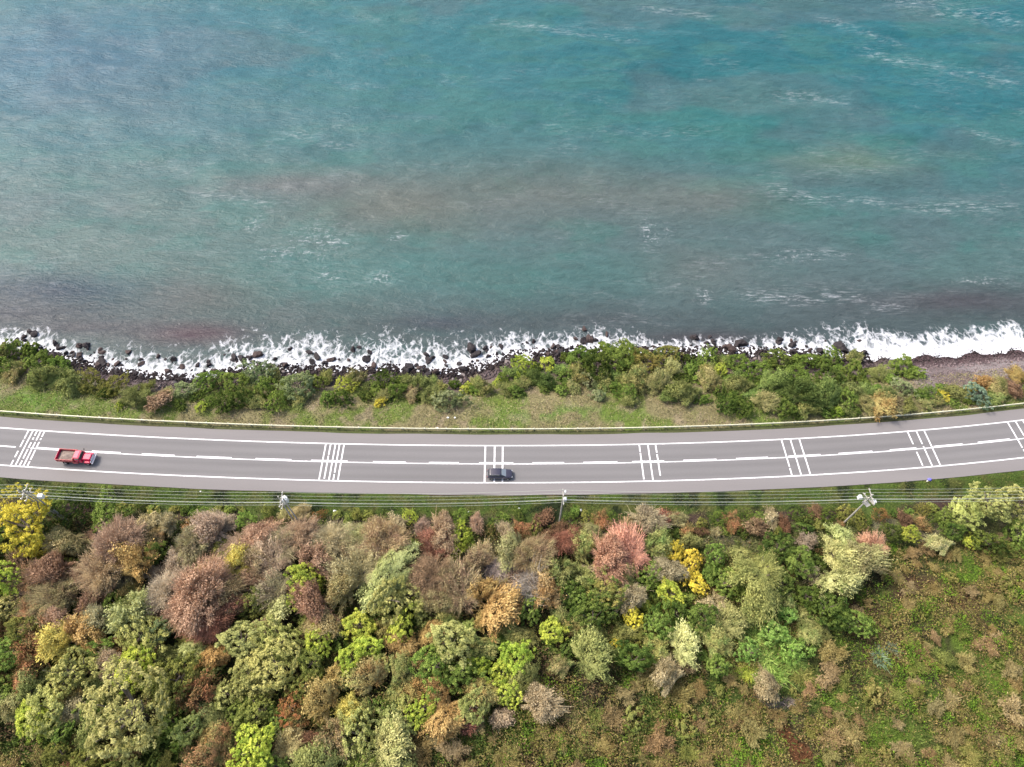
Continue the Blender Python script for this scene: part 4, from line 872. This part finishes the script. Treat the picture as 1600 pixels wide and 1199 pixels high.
for a_, z, lb in wl:
    pts = []
    for i in range(len(PT) - 1):
        (x0, y0), (x1, y1) = PT[i], PT[i + 1]
        for j in range(24):
            t = j / 24; sag = (.9 if z > 10 else 1.1) * 4 * t * (1 - t); pts.append((x0 + (x1 - x0) * t, y0 + (y1 - y0) * t + a_, z - sag))
    pts.append((PT[-1][0], PT[-1][1] + a_, z))
    o = MB().tube(pts, .017 if z > 10 else .019, 5).build('power_line', M_WIRE); tag(o, lb, 'power line', 'power lines strung between the poles')

# ------------------------------------------------------------------ vehicles (local +X is forward)
M_RED = plain('red_paint', (.56, .016, .07), .45, coat=.15, noise=.06); M_RED2 = plain('faded_red_paint', (.46, .085, .085), .5, noise=.1)
M_TYRE = plain('tyre_rubber', (.02, .02, .02), .9); M_RIM = plain('wheel_rim', (.45, .44, .42), .4, metal=.6); M_GLASS = plain('tinted_glass', (.03, .035, .04), .12, spec=.6, noise=.02)
M_CHROME = plain('bumper_paint', (.72, .66, .66), .35, noise=.04); M_LOAD = plain('earth_load', (.20, .155, .13), .95, noise=.35, nscale=2.2); M_UNDER = plain('chassis_black', (.03, .03, .03), .8)
M_BLK = plain('dark_car_paint', (.032, .028, .042), .25, coat=.8, noise=.04); M_SKYG = plain('windscreen_painted_sky', (.22, .24, .25), .08, spec=.9, noise=.02); M_LIGHT = plain('headlight_glass', (.8, .8, .82), .15)  # car windscreen: reflected sky painted in as a pale base colour
def wheel(root, x, y, rad, wd, fy):
    t_ = MB().tube([(0, -wd / 2, 0), (0, -wd / 2 + .03, 0), (0, wd / 2 - .03, 0), (0, wd / 2, 0)], [rad * .92, rad, rad, rad * .92], 20).build('wheel', M_TYRE, root, loc=(x, y, rad))
    MB().tube([(0, fy * wd / 2, 0), (0, fy * (wd / 2 + .015), 0)], [rad * .55, rad * .5], 14).build('rim', M_RIM, t_)
def place(root, u, v, z, d=None):
    x, y = P(u, v, z); 
    s = float(np.polyval(np.polyder(PC), x)); root.location = (x, y, .05); root.rotation_euler = (0, 0, math.atan(s)); return root
tr = empty('tipper_truck', (0, 0, 0)); tag(tr, 'red bonneted tipper truck with an open bed of earth driving on the road', 'truck'); place(tr, 120, 714.5, 1.0); tr.scale = (.93, .93, .93)
MB().box((-.1, 0, .72), (6.2, .8, .22)).build('chassis', M_UNDER, tr)
bed = MB().box((-1.62, 0, 1.08), (3.4, 2.3, .1)).box((-1.62, 1.12, 1.52), (3.4, .08, .8)).box((-1.62, -1.12, 1.52), (3.4, .08, .8)).box((.04, 0, 1.62), (.1, 2.16, 1.0))
for q in (-3.1, -2.3, -1.5, -.7, 0): bed.box((q, 1.19, 1.5), (.1, .06, .8)).box((q, -1.19, 1.5), (.1, .06, .8))
bed.build('bed', M_RED2, tr, bevel=.015); MB().box((-3.36, 0, 1.5), (.08, 2.3, .84)).build('tailgate', M_RED, tr, bevel=.015)
n_ = 22; V = []; 
for i in range(n_):
    for j in range(n_):
        X = -3.3 + 3.28 * i / (n_ - 1); Y = -1.07 + 2.14 * j / (n_ - 1); e_ = min(i, n_ - 1 - i, j, n_ - 1 - j) / (n_ / 2)
        V.append((X, Y, 1.3 + .35 * e_ + .16 * (float(fbm(X * 3, Y * 3, 1.4, 3)) - .5)))
Q = [(i * n_ + j, (i + 1) * n_ + j, (i + 1) * n_ + j + 1, i * n_ + j + 1) for i in range(n_ - 1) for j in range(n_ - 1)]
link('earth_load', mesh_np('earth_load', V, Q, [M_LOAD], smooth=True), tr)
cab = MB().box((.82, 0, 1.3), (1.3, 2.05, .95)).box((.78, 0, 2.02), (1.15, 1.9, .5), (.84, .88), (-.05, 0)).build('cab', M_RED, tr, bevel=.07)
MB().box((.6, 0, 2.30), (.85, 1.5, .06)).build('roof', M_RED, cab, bevel=.02)
MB().add([(1.48, -.9, 1.78), (1.48, .9, 1.78), (1.27, .76, 2.2), (1.27, -.76, 2.2), (1.42, -.9, 1.76), (1.42, .9, 1.76), (1.2, .76, 2.2), (1.2, -.76, 2.2)], [(0, 1, 2, 3), (7, 6, 5, 4), (0, 4, 5, 1), (3, 2, 6, 7), (1, 5, 6, 2), (0, 3, 7, 4)]).build('windscreen', M_GLASS, tr)
for q in (1, -1):
    MB().box((.8, q * .93, 2.0), (.75, .06, .34)).build('side_window', M_GLASS, cab)
    MB().box((1.35, q * 1.3, 1.95), (.08, .16, .34)).tube([(1.35, q * .98, 1.8), (1.35, q * 1.28, 1.95)], .02, 5).build('mirror', M_UNDER, tr)
    MB().box((2.35, q * .95, 1.0), (1.25, .42, .36), (.85, .8)).build('mudguard', M_RED, tr, bevel=.08)
    MB().tube([(3.02, q * .86, 1.02), (3.1, q * .86, 1.02)], [.15, .13], 12).build('headlight', M_LIGHT, tr)
    wheel(tr, 2.3, q * .98, .46, .28, q); wheel(tr, -2.0, q * .98, .48, .42, q)
MB().tube([(-.4, -.95, .75), (.55, -.95, .75)], .26, 12).build('fuel_tank', M_RED2, tr)
MB().box((2.25, 0, 1.35), (1.55, 1.5, .6), (.96, .82)).build('bonnet', M_RED, tr, bevel=.1)
MB().box((3.05, 0, 1.1), (.08, 1.2, .55)).build('grille', M_CHROME, tr, bevel=.02); MB().box((3.22, 0, .72), (.2, 2.2, .28)).build('bumper', M_CHROME, tr, bevel=.04)
# car
car = empty('car', (0, 0, 0)); tag(car, 'dark estate car driving right over the white bars in the lower lane', 'car'); place(car, 781, 740.5, .7)
def loft(sec, n=14):
    """sections (x, half width, z low, z high) as rounded rectangles"""
    V = []; Fs = []
    for x_, hw, zl, zh in sec:
        for j in range(n):
            a_ = 2 * math.pi * j / n + math.pi / n; cx, cz = math.cos(a_), math.sin(a_); e = .45
            V.append((x_, hw * math.copysign(abs(cx) ** e, cx), (zl + zh) / 2 + (zh - zl) / 2 * math.copysign(abs(cz) ** e, cz)))
    for i in range(len(sec) - 1):
        for j in range(n): Fs.append((i * n + j, i * n + (j + 1) % n, (i + 1) * n + (j + 1) % n, (i + 1) * n + j))
    Fs.append(tuple(reversed(range(n)))); Fs.append(tuple((len(sec) - 1) * n + j for j in range(n)))
    return MB().add(V, Fs)
body = loft([(-2.22, .62, .38, .82), (-2.15, .78, .30, .93), (-1.7, .87, .25, .98), (-.6, .89, .22, .98), (.6, .89, .22, .97), (1.1, .88, .22, .95), (1.7, .85, .25, .86), (2.05, .76, .3, .76), (2.2, .58, .36, .66)], 20).build('body', M_BLK, car, smooth=True)
gh = loft([(-2.05, .66, .88, 1.0), (-1.75, .70, .88, 1.40), (-.6, .74, .88, 1.47), (.2, .73, .88, 1.44), (.55, .72, .88, 1.3), (1.05, .70, .86, .95)], 20).build('cabin_glass', M_GLASS, car, smooth=True)
loft([(-1.82, .58, 1.38, 1.43), (-1.6, .63, 1.38, 1.475), (-.6, .67, 1.4, 1.52), (.1, .65, 1.4, 1.48), (.2, .6, 1.4, 1.45)], 16).build('roof', M_BLK, car, smooth=True)
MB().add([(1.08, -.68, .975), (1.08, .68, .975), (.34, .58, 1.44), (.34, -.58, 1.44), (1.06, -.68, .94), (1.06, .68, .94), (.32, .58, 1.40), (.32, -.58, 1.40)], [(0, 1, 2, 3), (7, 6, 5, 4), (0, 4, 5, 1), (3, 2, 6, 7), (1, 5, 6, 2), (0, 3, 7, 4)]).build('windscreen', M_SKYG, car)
for q in (1, -1):
    MB().box((2.08, q * .58, .62), (.16, .28, .14)).build('headlight', M_LIGHT, car, bevel=.03); MB().box((-2.14, q * .62, .78), (.12, .24, .16)).build('tail_light', plain('tail_light_red', (.3, .01, .01), .3), car, bevel=.02)
    MB().box((.72, q * .98, .98), (.14, .22, .14), (.8, .8)).build('mirror', M_BLK, car, bevel=.03)
    MB().tube([(-1.6, q * .66, 1.46), (-1.5, q * .66, 1.53), (-.1, q * .66, 1.53), (0, q * .64, 1.47)], .02, 6).build('roof_rail', M_RIM, car)
    wheel(car, 1.38, q * .80, .31, .2, q); wheel(car, -1.35, q * .80, .31, .2, q)
MB().box((-2.24, 0, .62), (.02, .5, .12)).build('number_plate', M_WHITE, car)

# ------------------------------------------------------------------ small litter and stones
def scrap(u, v, s, mat, name, label, cat, hgt=.5):
    import bmesh
    x, y = P(u, v, 0); s *= .62; bm = bmesh.new(); bmesh.ops.create_icosphere(bm, subdivisions=2, radius=1); r_ = random.Random(int(u))
    for v_ in bm.verts: v_.co *= r_.uniform(.7, 1.15)
    me = bpy.data.meshes.new(name); bm.to_mesh(me); bm.free(); me.materials.append(mat); o = link(name, me, None, (x, y, float(ground(x, y)) + s * hgt * .6))
    o.scale = (s, s * .8, s * hgt); tag(o, label, cat)
M_BLUE = plain('blue_plastic', (.16, .15, .5), .5)
scrap(700, 653, .42, M_WHITE, 'white_stone', 'left one of two white stones on the sea verge above the guardrail', 'stone', .7); scrap(711, 653, .38, M_WHITE, 'white_stone', 'right one of two white stones on the sea verge above the guardrail', 'stone', .7)
scrap(522, 797, .5, M_WHITE, 'plastic_bag', 'white plastic bag in the grass right of the second utility pole', 'litter', .4); scrap(811, 793, .32, M_WHITE, 'plastic_bag', 'white litter ball in the verge left of the third utility pole', 'litter', .8)
scrap(908, 795, .42, M_WHITE, 'plastic_bag', 'white litter scrap in the verge right of the third utility pole', 'litter', .4); scrap(313, 768, .26, M_WHITE, 'plastic_bag', 'tiny white litter scrap at the verge between first and second poles', 'litter', .5)
scrap(732, 798, .26, M_WHITE, 'plastic_bag', 'tiny white litter scrap in the verge grass below the car', 'litter', .5); scrap(1452, 750, .6, M_BLUE, 'plastic_sack', 'blue plastic sack at the road edge below the lower edge line', 'litter', .8)
scrap(1449, 752, .3, M_WHITE, 'plastic_bag', 'small white bag beside the blue plastic sack', 'litter', .8); scrap(1318, 646, .25, M_WHITE, 'plastic_bag', 'tiny white scrap in the lime grass by the right guardrail', 'litter', .6)
scrap(683, 669, .45, M_WHITE, 'plastic_bag', 'flat white scrap at the foot of the guardrail above the car', 'litter', .25)
